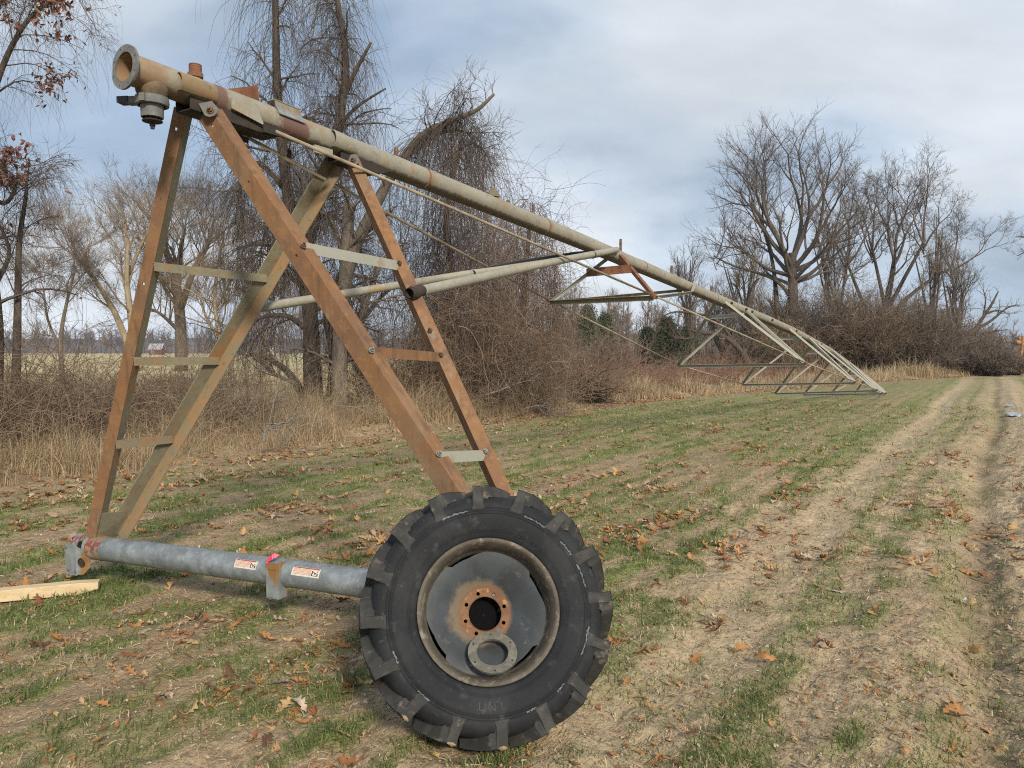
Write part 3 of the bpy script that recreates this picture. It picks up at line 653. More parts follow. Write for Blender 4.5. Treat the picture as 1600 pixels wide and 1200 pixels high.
# truss stations: (s, half width, zL, zR, struts back/forward on the pipe for L and R)
ST = [(5.38, .67, 2.26, 2.27, 5.72, 8.35), (11.16, 1.15, 1.38, 1.44, 10.0, 11.3), (15.87, 1.26, .85, .95, 14.7, 16.6), (19.27, 1.29, .47, .63, 17.9, 19.9), (22.06, 1.10, .31, .41, 21.0, 22.9), (25.2, .85, .20, .26, 24.3, 26.0), (28.0, .5, .10, .12, 27.3, 28.6)]
LP = [pp(.40, -.075, -.125)]; RPt = [pp(.52, .095, -.10)]
def angle(p, q, w_, m, name, toward=V(0, 0, 1)):
    a = nrm(q - p); u = nrm(np.cross(a, toward)); w = nrm(np.cross(a, u)); b = MB()
    b.lbar(p, q, u, w, w_, w_, .005); return part(b, name, m)
for i, (s_, hw_, zl, zr, tb, tf) in enumerate(ST):
    Lp = V(P1[0] + D2[0] * s_ - N2[0] * hw_, P1[1] + D2[1] * s_ - N2[1] * hw_, zl); Rp = V(P1[0] + D2[0] * s_ + N2[0] * hw_, P1[1] + D2[1] * s_ + N2[1] * hw_, zr)
    LP.append(Lp); RPt.append(Rp); ms = M['rust_dark'] if i == 0 else M['strut']; aw = .042
    angle(Lp, pp(tb, -.075, -.02), aw, M['strut'], 'truss_strut'); angle(Rp, pp(tb, .09, .0), aw, M['rust_dark'] if i == 0 else M['strut'], 'truss_strut')
    angle(Lp, pp(tf, -.085, -.03), aw, M['strut'] if i else M['rod'], 'truss_strut')
    fr = pp(tf, .095, -.01)
    if i == 0:
        kn = fr - nrm(fr - Rp) * .25 - Z3 * .05; angle(Rp, kn, aw, M['galvpipe'], 'truss_strut'); angle(kn, fr + Z3 * .06, aw, M['galvpipe'], 'strut_knee')
    else: angle(Rp, fr, aw, M['strut'], 'truss_strut')
    angle(Lp, Rp, .055, M['olive'] if i == 0 else M['strut'], 'truss_cross_bar', Z3)
    wl = (.36, .22, .17, .18, .2, .2, .2)[i]
    la = Lp + (pp(tb, -.075, -.02) - Lp) * (1 - wl); ra = Rp + (pp(tb, .09, 0) - Rp) * (1 - wl)
    b = MB(); b.bar(la, ra, Z3, .10 if i == 0 else .07, .008); part(b, 'strut_spreader', M['rust_dark'] if i == 0 else M['strut'])
    for (q, kk) in ((Lp, -1), (Rp, 1)):
        b = MB(); b.box(q, (D3, N3, Z3), (.09, .03, .05)); b.cyl(q - D3 * .07, q + D3 * .07, .018, 8); part(b, 'truss_knuckle', M['rust_dark'])
LP.append(pp(30.4, -.09, -.06)); RPt.append(pp(30.4, .09, -.06))
for arr in (LP, RPt):
    for i in range(len(arr) - 1): b = MB(); b.cyl(arr[i], arr[i + 1], .0125, 8); rd = part(b, 'truss_rod', M['rod'], 'all')
tg = LP[0] + (LP[1] - LP[0]) * .085; a_ = nrm(LP[1] - LP[0]); uu = nrm(Z3 - a_ * a_[2])
b = MB(); b.box(tg + uu * .04, (a_, uu, np.cross(a_, uu)), (.036, .06, .006)); part(b, 'hanging_tab', M['darksteel'])
tg = RPt[0]; b = MB(); b.box(tg - D3 * .02, (D3, N3, Z3), (.14, .012, .05)); part(b, 'rod_anchor', M['darksteel']); b = MB(); b.box(tg + D3 * .42 - Z3 * .03 - N3 * .015, (D3, N3, Z3), (.16, .02, .05)); part(b, 'rod_anchor', M['galvpipe'])
tg = LP[0]; b = MB(); b.box(tg - D3 * .02, (D3, N3, Z3), (.14, .012, .09)); part(b, 'rod_anchor', M['darksteel'])
# last foot of the span lying on the soil
b = MB(); e_ = pp(30.8); b.box(e_ + D3 * .05, (D3, N3, Z3), (.1, .3, .03)); part(b, 'end_foot', M['strut'])
# small fittings on top of the pipe
def tri_bracket(t):
    b = MB(); c = pp(t); f = pp(t + .10)
    b.poly([f + Z3 * .07 - N3 * .03, f + Z3 * .175 - N3 * .03, f + Z3 * .175 + N3 * .03, f + Z3 * .03 + N3 * .045, f + Z3 * .05 + N3 * .03], D3, .006)
    b.poly([f + Z3 * .175 - N3 * .03, pp(t - .13, -.02, .08), f + Z3 * .07 - N3 * .03], N3, .006)
    part(b, 'pipe_bracket', M['rust_dark'])
tri_bracket(.34)
# bent z-plate
b = MB(); c = pp(.66); d = pt(.66)
b.poly([c - d * .10 + Z3 * .075 + N3 * .055, c + d * .11 + Z3 * .075 + N3 * .055, c + d * .11 + Z3 * .02 + N3 * .092, c - d * .10 + Z3 * .02 + N3 * .092], nrm(N3 + Z3), .006)
b.poly([c - d * .10 + Z3 * .112 + N3 * .045, c + d * .11 + Z3 * .112 + N3 * .045, c + d * .11 + Z3 * .075 + N3 * .052, c - d * .10 + Z3 * .075 + N3 * .052], N3, .006)
b.poly([c - d * .10 + Z3 * .118 + N3 * .045, c + d * .11 + Z3 * .118 + N3 * .045, c + d * .11 + Z3 * .118 - N3 * .03, c - d * .10 + Z3 * .118 - N3 * .03], Z3, .006)
part(b, 'bent_plate', M['galv_rust'])
for t, hgt, r in ((1.78, .08, .016), (3.38, .035, .018), (3.85, .10, .015), (5.95, .16, .016), (7.7, .13, .018), (9.5, .1, .018), (10.2, .09, .018), (12.3, .1, .02), (14, .1, .02), (16.2, .12, .02), (17.8, .1, .02), (19.9, .1, .02), (21.6, .1, .02), (23.4, .1, .02)):
    b = MB(); c = pp(t, 0, RP - .01); b.cyl(c, c + Z3 * hgt, r, 10); b.cyl(c + Z3 * hgt * .55, c + Z3 * hgt * .75, r * 1.25, 6); part(b, 'sprinkler_outlet', M['bolt'], True)
b = MB(); c = pp(3.12, 0, RP - .005); b.poly([c - D3 * .06, c - D3 * .05 + Z3 * .075, c + D3 * .07 + Z3 * .01], N3, .05); part(b, 'pipe_bracket', M['olive'])
for t in (10.3, 11.2, 11.6, 13.1, 15.3, 16.7, 18.2):
    b = MB(); c = pp(t, RP + .01, 0); b.lathe([(-.02, .022), (.02, .022), (.02, .014), (-.02, .014)], c, N3, 10, closed=True); part(b, 'side_clip', M['darksteel'])

# ------------------------------------------------------------------ timber under the bracket
w0_ = at(0, 930, 4.98); wA = V(-3.95, 4.76, 0); wB = V(-2.83, 5.20, 0)
a_ = nrm(wB - wA); s2 = V(a_[1], -a_[0], 0); hh = .078
z0 = gz(*wA[:2]); z1 = gz(*wB[:2])
b = MB(); vs = []
for (p, zz_, L_) in ((wA, .01, 0), (wB - a_ * .12, .005, 0), (wB, .03, 1)):
    for sgn in (-1, 1):
        vs += [p + s2 * sgn * .045 + Z3 * zz_, p + s2 * sgn * .045 + Z3 * ((hh + .005) if not L_ else .075)]
f = []
for i in range(2):
    o = i * 4; f += [(o, o + 4, o + 5, o + 1), (o + 2, o + 3, o + 7, o + 6), (o + 1, o + 5, o + 7, o + 3), (o, o + 2, o + 6, o + 4)]
f += [(0, 1, 3, 2), (8, 10, 11, 9)]
b.add(vs, f); wo = b.build('timber', M['wood'], root=(wB[0], wB[1], 0)); tag(wo, 'pale squared timber lying on the soil under the left end of the base beam', 'timber')
md = wo.modifiers.new('bevel', 'BEVEL'); md.width = .004; md.segments = 2

# ------------------------------------------------------------------ the loose wheel leaning on the tower
WC = at(763, 954, 3.2); psi, phi = R(8), R(24)
WN = V(math.sin(psi) * math.cos(phi), -math.cos(psi) * math.cos(phi), math.sin(phi)); WU = nrm(V(math.cos(psi), math.sin(psi), 0)); WV = np.cross(WN, WU)
if WV[2] < 0: WV = -WV
WC = WC - WN * .10
wroot = empty('tractor_wheel', (WC[0], WC[1] + .1, 0), 'black tractor wheel with chevron tread leaning against the base beam', 'wheel')
def wp(a, r, th): return WC + WN * a + r * (math.cos(th) * WU + math.sin(th) * WV)
def wpart(b, name, m, smooth=True, parent=None): return b.build(name, m, parent or wroot, smooth)
half = [(.098, .296), (.118, .300), (.128, .312), (.138, .335), (.149, .365), (.153, .395), (.151, .412), (.1475, .4165), (.146, .4175), (.1475, .4185), (.149, .423), (.1455, .427), (.1435, .4285), (.1455, .430), (.147, .437), (.143, .455), (.132, .474), (.110, .488), (.06, .497), (0, .50)]
prof = half + [(-a, r) for a, r in half[::-1][1:]] + [(-.09, .285), (.09, .285)]
b = MB(); b.lathe(prof, WC, WN, 128, u=WU, closed=True); tyre = wpart(b, 'tyre', M['rubber'], 'all')
NL = 16
MUD = mat('dried_mud', (.34, .26, .16), [((.24, .18, .11), 40, .4, .6, .8)], rough=1, spec=.05, bump=[(120, .6, .003)])
rnl = random.Random(4)
for side in (1, -1):
    for k in range(NL):
        th0 = 2 * math.pi * (k + (.5 if side < 0 else 0)) / NL + R(94)
        if side > 0: th0 += 0
        dirn = 1
        path = [(.147, .420, .430, .0, .030), (.150, .437, .452, .0, .026), (.147, .445, .490, .005, .024), (.142, .46, .528, .012, .024), (.120, .48, .534, .05, .026), (.07, .49, .538, .125, .025), (.02, .49, .540, .20, .024), (-.012, .49, .538, .245, .026)]
        A = []
        for (a, ri, ro, dt, hw_) in path:
            hw_ = hw_ * rnl.uniform(.95, 1.06); tw = 0.
            th = th0 - dirn * dt * 1.15
            # direction of the lug: broaden across it
            for (rr, sc) in ((ri, 1.18), (ro, .82)):
                for sgn in (-1, 1):
                    da = sgn * hw_ * sc / rr; ax_off = sgn * .55 * hw_ * sc * (1 if dt > .03 else 0)
                    aa = a * side + ax_off * side * -1 if dt > .03 else a * side
                    if rr == ri and dt <= .012: aa = (a - .012) * side
                    A.append(wp(aa, rr, th + da))
        b = MB(); kk = len(path); f = []
        for i in range(kk - 1):
            o = i * 4; p_ = o + 4
            f += [(o + 2, p_ + 2, p_ + 3, o + 3), (o, o + 2, p_ + 2, p_), (o + 1, p_ + 1, p_ + 3, o + 3)]
        f += [(0, 1, 3, 2), (4 * kk - 4, 4 * kk - 2, 4 * kk - 1, 4 * kk - 3)]
        b.add(A, f); o = wpart(b, 'tread_lug', M['lug'], False, tyre)
        md = o.modifiers.new('bevel', 'BEVEL'); md.width = .003; md.segments = 2; md.limit_method = 'ANGLE'
        if side > 0 and math.sin(th0) < -.45:
            cap = []; cc = wp(.142, .515, th0)
            for i in range(6):
                for j in range(8):
                    e_ = rnl.uniform(.7, 1.15); u_ = -.5 + i / 5; ph_ = 2 * math.pi * j / 8; pr_ = math.sin(math.pi * (i + .6) / 6.2)
                    cap.append(wp(.139 + .011 * math.cos(ph_) * pr_ * e_, .5275 + .009 * math.sin(ph_) * pr_ * e_, th0 - .01 + u_ * .038 / .52))
            b = MB(); b.add(cap, [(i * 8 + j, i * 8 + (j + 1) % 8, (i + 1) * 8 + (j + 1) % 8, (i + 1) * 8 + j) for i in range(5) for j in range(8)] + [tuple(range(8))[::-1], tuple(range(40, 48))]); wpart(b, 'dried_mud', MUD, True, tyre)
# moulded ribs on the sidewall
for rr_, aa_ in ((.330, .1365), (.338, .1395), (.405, .1530)):
    b = MB(); b.lathe([(aa_ - .001, rr_ - .0022), (aa_ + .0022, rr_ - .0008), (aa_ + .0022, rr_ + .0008), (aa_ - .001, rr_ + .0022)], WC, WN, 120, u=WU); wpart(b, 'sidewall_rib', M['rubber'], 'all', tyre)
# raised lettering
def arc_text(txt, r, a_mid, size, flip, m=None):
    for i, chh in enumerate(txt):
        if chh == ' ': continue
        cu = bpy.data.curves.new('letter', 'FONT'); cu.body = chh; cu.size = size; cu.extrude = .0012; cu.align_x = 'CENTER'; cu.offset = -.0008
        o = bpy.data.objects.new('letter', cu); COL.objects.link(o)
        me = bpy.data.meshes.new_from_object(o.evaluated_get(bpy.context.evaluated_depsgraph_get())); bpy.data.objects.remove(o)
        step = size * .86 / r; a = a_mid + (i - (len(txt) - 1) / 2) * step * (1 if flip else -1)
        er = math.cos(a) * WU + math.sin(a) * WV; et = (-math.sin(a) * WU + math.cos(a) * WV)
        if flip: xa, ya = et, -er
        else: xa, ya = -et, er
        aa = .1525 - abs(r - .395) * .35
        n = len(me.vertices); co_ = np.zeros(n * 3, np.float32); me.vertices.foreach_get('co', co_); co_ = co_.reshape(-1, 3)
        base = WC + WN * .0 + er * r
        rad_ = r + (co_[:, 1] - size * .35) * (-1 if flip else 1); aa = np.interp(rad_, [.335, .365, .395, .41], [.138, .149, .153, .1515])
        vs = base + co_[:, :1] * xa + (co_[:, 1:2] - size * .35) * ya + (co_[:, 2:3] + aa[:, None] + .0008) * WN
        me.vertices.foreach_set('co', (vs - np.array(wroot.location)).ravel().astype(np.float32)); me.materials.clear(); me.materials.append(m or M['rubber'])
        me.name = 'raised_letter'; oo = bpy.data.objects.new('raised_letter', me); COL.objects.link(oo); oo.parent = tyre; oo.matrix_parent_inverse.identity()
M['letter'] = mat('raised_rubber_letter', (.06, .061, .064), [((.09, .09, .095), 40, .4, .6, .7)], rough=.8)
tyre_loc = tyre.location
arc_text('UNI', .375, R(-90) - .02, .046, True, M['letter'])
# chalky patches on the bead line
rn = random.Random(8); SCF = mat('blue_grey_scuff', (.16, .18, .21), [((.07, .075, .08), 60, .45, .6, .8)], rough=.9)
for (a0, a1) in ((R(52), R(66)), (R(30), R(40)), (R(10), R(24)), (R(-28), R(-12)), (R(-52), R(-46)), (R(-72), R(-66)), (R(100), R(116)), (R(200), R(207)), (R(225), R(233))):
    n = 14; vs = []; b = MB()
    for t in np.linspace(a0, a1, n):
        w_ = rn.uniform(.001, .0045); c_ = .4225 + rn.uniform(-.003, .003)
        vs += [wp(.1505 if rn.random() < .9 else .1495, c_ - w_, t), wp(.1505, c_ + w_, t)]
    b.add(vs, [(2 * i, 2 * i + 1, 2 * i + 3, 2 * i + 2) for i in range(n - 1)])
    wpart(b, 'chalky_scuff', SCF, False, tyre)
# rim
b = MB(); b.lathe([(.104, .291), (.121, .291), (.127, .297), (.131, .3015), (.133, .298), (.131, .288), (.124, .282), (.108, .276), (.085, .268), (.055, .2655), (.038, .262), (.03, .258), (-.02, .252), (-.09, .265), (-.12, .280), (-.13, .298), (-.125, .298), (-.10, .286)], WC, WN, 96, u=WU)
rim = wpart(b, 'rim', M['rim'], 'all')
# dished disc with four lightening slots at its edge, bolt holes and hub bore
def disc_z(r): return float(np.interp(r, [.066, .104, .118, .15, .20, .24, .262], [-.050, -.050, -.045, -.022, .008, .026, .032]))
b = MB(); n = 160; slots = [(R(96), R(126)), (R(8), R(36)), (R(190), R(222)), (R(290), R(322))]
rad = [.108, .118, .13, .15, .18, .21, .235]; vs = []; f = []
for r in rad:
    for j in range(n): vs.append(wp(disc_z(r), r, 2 * math.pi * j / n))
for j in range(n):
    t = 2 * math.pi * j / n; ins = 0
    for a0, a1 in slots:
        if a0 - .12 < t < a1 + .06: ins = max(ins, min(1, (t - a0 + .12) / .30, (a1 + .06 - t) / .045))
    r = .2585 - .016 * ins; vs.append(wp(disc_z(r), r, t))
K = len(rad) + 1
for i in range(K - 1):
    for j in range(n): f.append((i * n + j, i * n + (j + 1) % n, (i + 1) * n + (j + 1) % n, (i + 1) * n + j))
b.add(vs, f)
disc = wpart(b, 'wheel_disc', None, 'all')
def disc_mat():
    m = mat('grey_painted_disc', (.034, .040, .046), [((.062, .075, .088), 5, .42, .62, .8), ((.05, .052, .054), 14, .52, .7, .6), ((.17, .15, .115), 20, .6, .72, .5)], rough=.5, spec=.5, bump=[(40, .12, .002)])
    t = m.node_tree; ln = t.links; p = [x for x in t.nodes if x.type == 'BSDF_PRINCIPLED'][0]; cur = p.inputs['Base Color'].links[0].from_socket
    at_ = t.nodes.new('ShaderNodeAttribute'); at_.attribute_name = 'stain'; co = [x for x in t.nodes if x.type == 'TEX_COORD'][0].outputs['Object']
    nz = t.nodes.new('ShaderNodeTexNoise'); nz.inputs['Scale'].default_value = 16; nz.inputs['Detail'].default_value = 7; nz.inputs['Roughness'].default_value = .65; ln.new(co, nz.inputs['Vector'])
    sp = t.nodes.new('ShaderNodeSeparateColor'); ln.new(at_.outputs['Color'], sp.inputs[0])
    for ch, col in ((0, (.16, .125, .085)), (1, (.15, .075, .042))):
        sb = t.nodes.new('ShaderNodeMath'); sb.operation = 'MULTIPLY_ADD'; ln.new(sp.outputs[ch], sb.inputs[0]); sb.inputs[1].default_value = 1.; ln.new(nz.outputs[0], sb.inputs[2])
        mr = t.nodes.new('ShaderNodeMapRange'); mr.interpolation_type = 'SMOOTHSTEP'; mr.inputs[1].default_value = .80; mr.inputs[2].default_value = 1.2; mr.inputs[4].default_value = .92; ln.new(sb.outputs[0], mr.inputs[0])
        mx_ = t.nodes.new('ShaderNodeMixRGB'); mx_.inputs[2].default_value = (*col, 1); ln.new(mr.outputs[0], mx_.inputs[0]); ln.new(cur, mx_.inputs[1]); cur = mx_.outputs[0]
    ln.new(cur, p.inputs['Base Color']); return m
disc.data.materials.clear(); disc.data.materials.append(disc_mat())
st = np.zeros((len(vs), 4), np.float32); st[:, 3] = 1
for i in range(K):
    r = (rad + [.258])[i]
    for j in range(n):
        t = 2 * math.pi * j / n; left = .5 + .5 * math.cos(t - R(165))
        st[i * n + j, 0] = max(0, 1 - (r - .105) / (.05 + .06 * left)) * (.55 + .5 * left); st[i * n + j, 1] = max(0, 1 - (r - .105) / .032)
ca = disc.data.color_attributes.new('stain', 'FLOAT_COLOR', 'POINT'); ca.data.foreach_set('color', st.ravel())
b = MB(); b.ringplate(WC + WN * -.050, WN, WU, .072, .110, .006, 8, .0905, .0085, R(17.6)); b.lathe([(-.056, .072), (-.046, .072), (-.044, .075)], WC, WN, 48, u=WU)
hub = wpart(b, 'hub_ring', mat('orange_rusted_hub', (.22, .115, .06), [((.14, .07, .04), 18, .45, .62, .8), ((.50, .27, .13), 30, .55, .68, .7), ((.12, .06, .035), 40, .6, .72, .6)], rough=.85, bump=[(120, .3, .002)]), True)
b = MB(); b.cyl(wp(-.050, .0905, R(308)), wp(-.0455, .0905, R(308)), .0115, 14); wpart(b, 'drilled_hole', M['black'], False, hub)
b = MB(); b.cyl(wp(-.054, .088, R(62.6)), wp(-.042, .088, R(62.6)), .0075, 6); wpart(b, 'bolt', M['flange'], False, hub)
# rear face of the wheel, coloured black for the shade inside the bore
b = MB(); b.lathe([(-.118, .004), (-.12, .12), (-.11, .20), (-.09, .262)], WC, WN, 48, u=WU); wpart(b, 'rear_disc', mat('bore_shade_black', (.008, .008, .009), rough=1, spec=0), 'all')
# loose flange ring standing in the dish
rc = wp(.056, .168, R(-85)); rl = R(35); RN = nrm(WN * math.cos(rl) + WV * math.sin(rl)); RV = nrm(np.cross(RN, WU)); RV = RV if RV[2] > 0 else -RV
b = MB(); b.ringplate(rc, RN, WU, .066, .104, .010, 6, .090, .0048, R(30))
fr_ = b.build('flange_ring', mat('speckled_iron_ring', (.145, .14, .115), [((.23, .22, .18), 22, .45, .62, .8), ((.09, .085, .07), 35, .55, .68, .7), ((.27, .16, .08), 16, .62, .72, .6)], rough=.65, metal=.2, bump=[(90, .25, .002)]), root=rc, smooth=True)
tag(fr_, 'loose round flange ring with six bolt holes resting inside the wheel dish', 'flange ring')
# ------------------------------------------------------------------ vegetation tools
def tubes(b, P, Rr, n=3):
    "many thin tapering tubes at once: P (N,K,3), Rr (N,K)"
    P = np.asarray(P); Nn, K, _ = P.shape
    T = nrm(np.gradient(P, axis=1)); m = np.abs(nrm(T.mean(1))); ref = np.eye(3)[np.argmin(m, axis=1)][:, None, :]
    A = nrm(np.cross(T, ref)); B = np.cross(T, A); th = np.linspace(0, 2 * np.pi, n, endpoint=False)
    ring = P[:, :, None] + Rr[:, :, None, None] * (np.cos(th)[:, None] * A[:, :, None] + np.sin(th)[:, None] * B[:, :, None])
    i = np.arange(Nn)[:, None, None] * K * n; k = np.arange(K - 1)[None, :, None] * n; j = np.arange(n)[None, None, :]; j2 = (j + 1) % n
    q = np.stack([i + k + j, i + k + j2, i + k + n + j2, i + k + n + j], -1).reshape(-1, 4)
    b.raw(ring.reshape(-1, 3), q)
def grow(rg, S0, Dr, Ln, R0, K, wig=.15, trop=(0, 0, 0), rt=.25, tro2=None):
    Nn = len(S0); P = np.zeros((Nn, K, 3)); P[:, 0] = S0; d = nrm(Dr); stp = (np.asarray(Ln) / (K - 1))[:, None]
    trop = np.asarray(trop, float)
    for k in range(1, K):
        t = trop if tro2 is None else trop + (np.asarray(tro2) - trop) * (k / K)
        d = nrm(d + rg.normal(0, wig, (Nn, 3)) + t); P[:, k] = P[:, k - 1] + d * stp
    s = np.linspace(0, 1, K)[None]; return P, np.asarray(R0)[:, None] * (1 - (1 - rt) * s)
def spawn(rg, P, Rr, n, t0, t1, ang, rf, bias=(0, 0, 0), aj=.25):
    Nn, K, _ = P.shape; t = rg.uniform(t0, t1, (Nn, n)); f = t * (K - 1); i = np.minimum(f.astype(int), K - 2); f = f - i
    a = np.arange(Nn)[:, None]; p = P[a, i] * (1 - f[..., None]) + P[a, i + 1] * f[..., None]; T = nrm(P[a, i + 1] - P[a, i]); r = Rr[a, i] * (1 - f) + Rr[a, i + 1] * f
    rv = rg.normal(0, 1, T.shape) + np.asarray(bias); pr = nrm(rv - T * (rv * T).sum(-1, keepdims=True)); an = ang + rg.normal(0, aj, t.shape)
    d = T * np.cos(an)[..., None] + pr * np.sin(an)[..., None]
    return p.reshape(-1, 3), d.reshape(-1, 3), (r * rf).ravel(), t.ravel()
def smooth_path(pts, K):
    pts = np.asarray(pts, float); s = np.linspace(0, len(pts) - 1, K); o = np.zeros((K, pts.shape[1]))
    for i, x in enumerate(s):
        k = int(min(x, len(pts) - 2)); f = x - k; p0 = pts[max(k - 1, 0)]; p1 = pts[k]; p2 = pts[k + 1]; p3 = pts[min(k + 2, len(pts) - 1)]
        o[i] = .5 * ((2 * p1) + (-p0 + p2) * f + (2 * p0 - 5 * p1 + 4 * p2 - p3) * f * f + (-p0 + 3 * p1 - 3 * p2 + p3) * f ** 3)
    return o
def bark(name, c, c2, c3):
    return mat(name, c, [(c2, 7, .42, .62, .8, (1, 1, .25)), (c3, 22, .5, .68, .7, (1, 1, .3))], rough=.95, spec=.1, bump=[(30, .8, .02)])
B_dark = bark('dark_furrowed_bark', (.085, .068, .056), (.14, .115, .092), (.05, .04, .035))
B_grey = bark('grey_bark', (.155, .13, .108), (.22, .19, .155), (.09, .075, .066))
B_pale = bark('pale_sunlit_bark', (.30, .24, .165), (.40, .33, .23), (.19, .15, .11))
B_dead = bark('bare_weathered_wood', (.24, .22, .195), (.34, .31, .27), (.13, .115, .10))
def twigmat(name, cols): return hue_island(mat(name, cols[0], rough=.9, spec=.15), cols)
T_dark = twigmat('dark_twigs', [(.09, .072, .064), (.14, .115, .10), (.11, .088, .08), (.20, .165, .14)])
T_purple = twigmat('reddish_vines', [(.15, .108, .092), (.21, .155, .13), (.17, .12, .105), (.30, .235, .19), (.13, .10, .088)])
T_grey = twigmat('grey_brown_twigs', [(.13, .105, .088), (.19, .155, .13), (.16, .125, .105), (.25, .205, .17)])
T_pale = twigmat('pale_tan_twigs', [(.28, .215, .15), (.36, .285, .20), (.22, .165, .125), (.42, .34, .25)])
T_brush = twigmat('bramble_canes', [(.15, .10, .07), (.24, .175, .125), (.19, .13, .095), (.36, .28, .205), (.12, .08, .062), (.28, .20, .14)])
T_red = twigmat('red_brown_brush', [(.20, .11, .078), (.28, .165, .115), (.24, .15, .11), (.36, .26, .18)])
G_dry = hue_island(mat('dry_grass', (.4, .3, .2), rough=.9, spec=.1, trans=.25), [(.54, .42, .265), (.45, .33, .20), (.66, .54, .37), (.36, .265, .16), (.58, .45, .29)])

def branches(b, rg, par, lv, want=None):
    "par = (P,R); lv = list of dicts; adds tubes to b and returns the last level"
    out = []
    for q in lv:
        n = q['n']; s, d, r, t = spawn(rg, par[0], par[1], n, q.get('t0', .25), q.get('t1', 1), q['ang'], q.get('rf', .6), q.get('bias', (0, 0, .25)))
        ln_ = q['len'] * (1 - q.get('tl', .5) * t) * rg.uniform(.6, 1.25, len(t)); r = np.clip(r, q.get('rmin', .003), q.get('rmax', 9))
        P, Rr = grow(rg, s, d, ln_, r, q.get('K', 5), q.get('wig', .12), q.get('trop', (0, 0, .06)), q.get('rt', .3), q.get('tro2'))
        tubes(b, P, Rr, q.get('s', 3)); out.append((P, Rr)); par = (P, Rr)
    return out
def limbs_mesh(b, paths, n=9):
    o = []
    for pts, r0, r1, K in paths:
        P = smooth_path(pts, K); Rr = np.linspace(r0, r1, K) * (1 + .35 * np.exp(-np.linspace(0, 1, K) * 14) * (pts[0][2] < .6))
        b.tube(P, Rr, n, True); o.append((P[None], Rr[None]))
    return o
def tree(name, label, base, trunk, tmat, crown_mat, crown_fn, group=None, cat='tree'):
    t = empty(name, base, label, cat, group)
    b = MB(); prs = limbs_mesh(b, trunk); b.build('trunk', tmat, t, 'all')
    b = MB(); crown_fn(b, prs); b.build('crown', crown_mat, t, 'all')
    return t
def resample(pr, K=12):
    P, Rr = pr; idx = np.linspace(0, P.shape[1] - 1, K); i = np.minimum(idx.astype(int), P.shape[1] - 2); f = (idx - i)[None, :, None]
    return P[:, i] * (1 - f) + P[:, i + 1] * f, Rr[:, i] * (1 - f[..., 0]) + Rr[:, i + 1] * f[..., 0]
def cat_pr(l, K=12):
    l = [resample(x, K) for x in l]; return np.concatenate([x[0] for x in l]), np.concatenate([x[1] for x in l])
def hang(b, rg, starts, ln_, r, K=9, out=.35, n=3, g=.55, wig=.10):
    "vines: leave the branch sideways and fall"
    d = rg.normal(0, 1, (len(starts), 3)) * (1, 1, .35); d[:, 2] += .15
    P, Rr = grow(rg, starts, d * out + (0, 0, -.2), ln_, r, K, wig, (0, 0, -g * .6), .35, (0, 0, -g))
    P[:, :, 2] = np.maximum(P[:, :, 2], -.3); tubes(b, P, Rr, n); return P, Rr
def pts_on(rg, pr, n, t0=0, t1=1):
    P, Rr = pr; i = rg.integers(0, len(P), n); t = rg.uniform(t0, t1, n) * (P.shape[1] - 1); k = np.minimum(t.astype(int), P.shape[1] - 2); f = (t - k)[:, None]
    return P[i, k] * (1 - f) + P[i, k + 1] * f

# ---- vine-hung pair of trees behind the tower ----
def crownA(seed, vines_n, side_len, vlen=2.6):
    def fn(b, prs):
        rg = np.random.default_rng(seed); pr = cat_pr([prs[0]] * 3 + [prs[1]] * 3 + list(prs[2:5]) if len(prs) > 4 else prs, 14)
        l = branches(b, rg, pr, [dict(n=12, t0=.18, ang=1.1, len=side_len, rf=.32, rmin=.016, K=8, wig=.13, trop=(0, 0, .05), tro2=(0, 0, -.16), tl=.45, s=4),
                                 dict(n=7, ang=.8, len=side_len * .55, rf=.5, rmin=.0045, K=6, wig=.17, trop=(0, 0, -.05)),
                                 dict(n=5, ang=.7, len=side_len * .36, rf=.6, rmin=.003, K=5, wig=.22, trop=(0, 0, -.12))])
        st = pts_on(rg, l[0], vines_n, .1, 1); hang(b, rg, st, rg.uniform(.5, vlen, len(st)), rg.uniform(.003, .0048, len(st)), 8)
        st = pts_on(rg, pr, vines_n // 3, .35, 1); hang(b, rg, st, rg.uniform(1, vlen * 1.2, len(st)), rg.uniform(.004, .008, len(st)), 8, .5)
    return fn
Y1 = 18.0
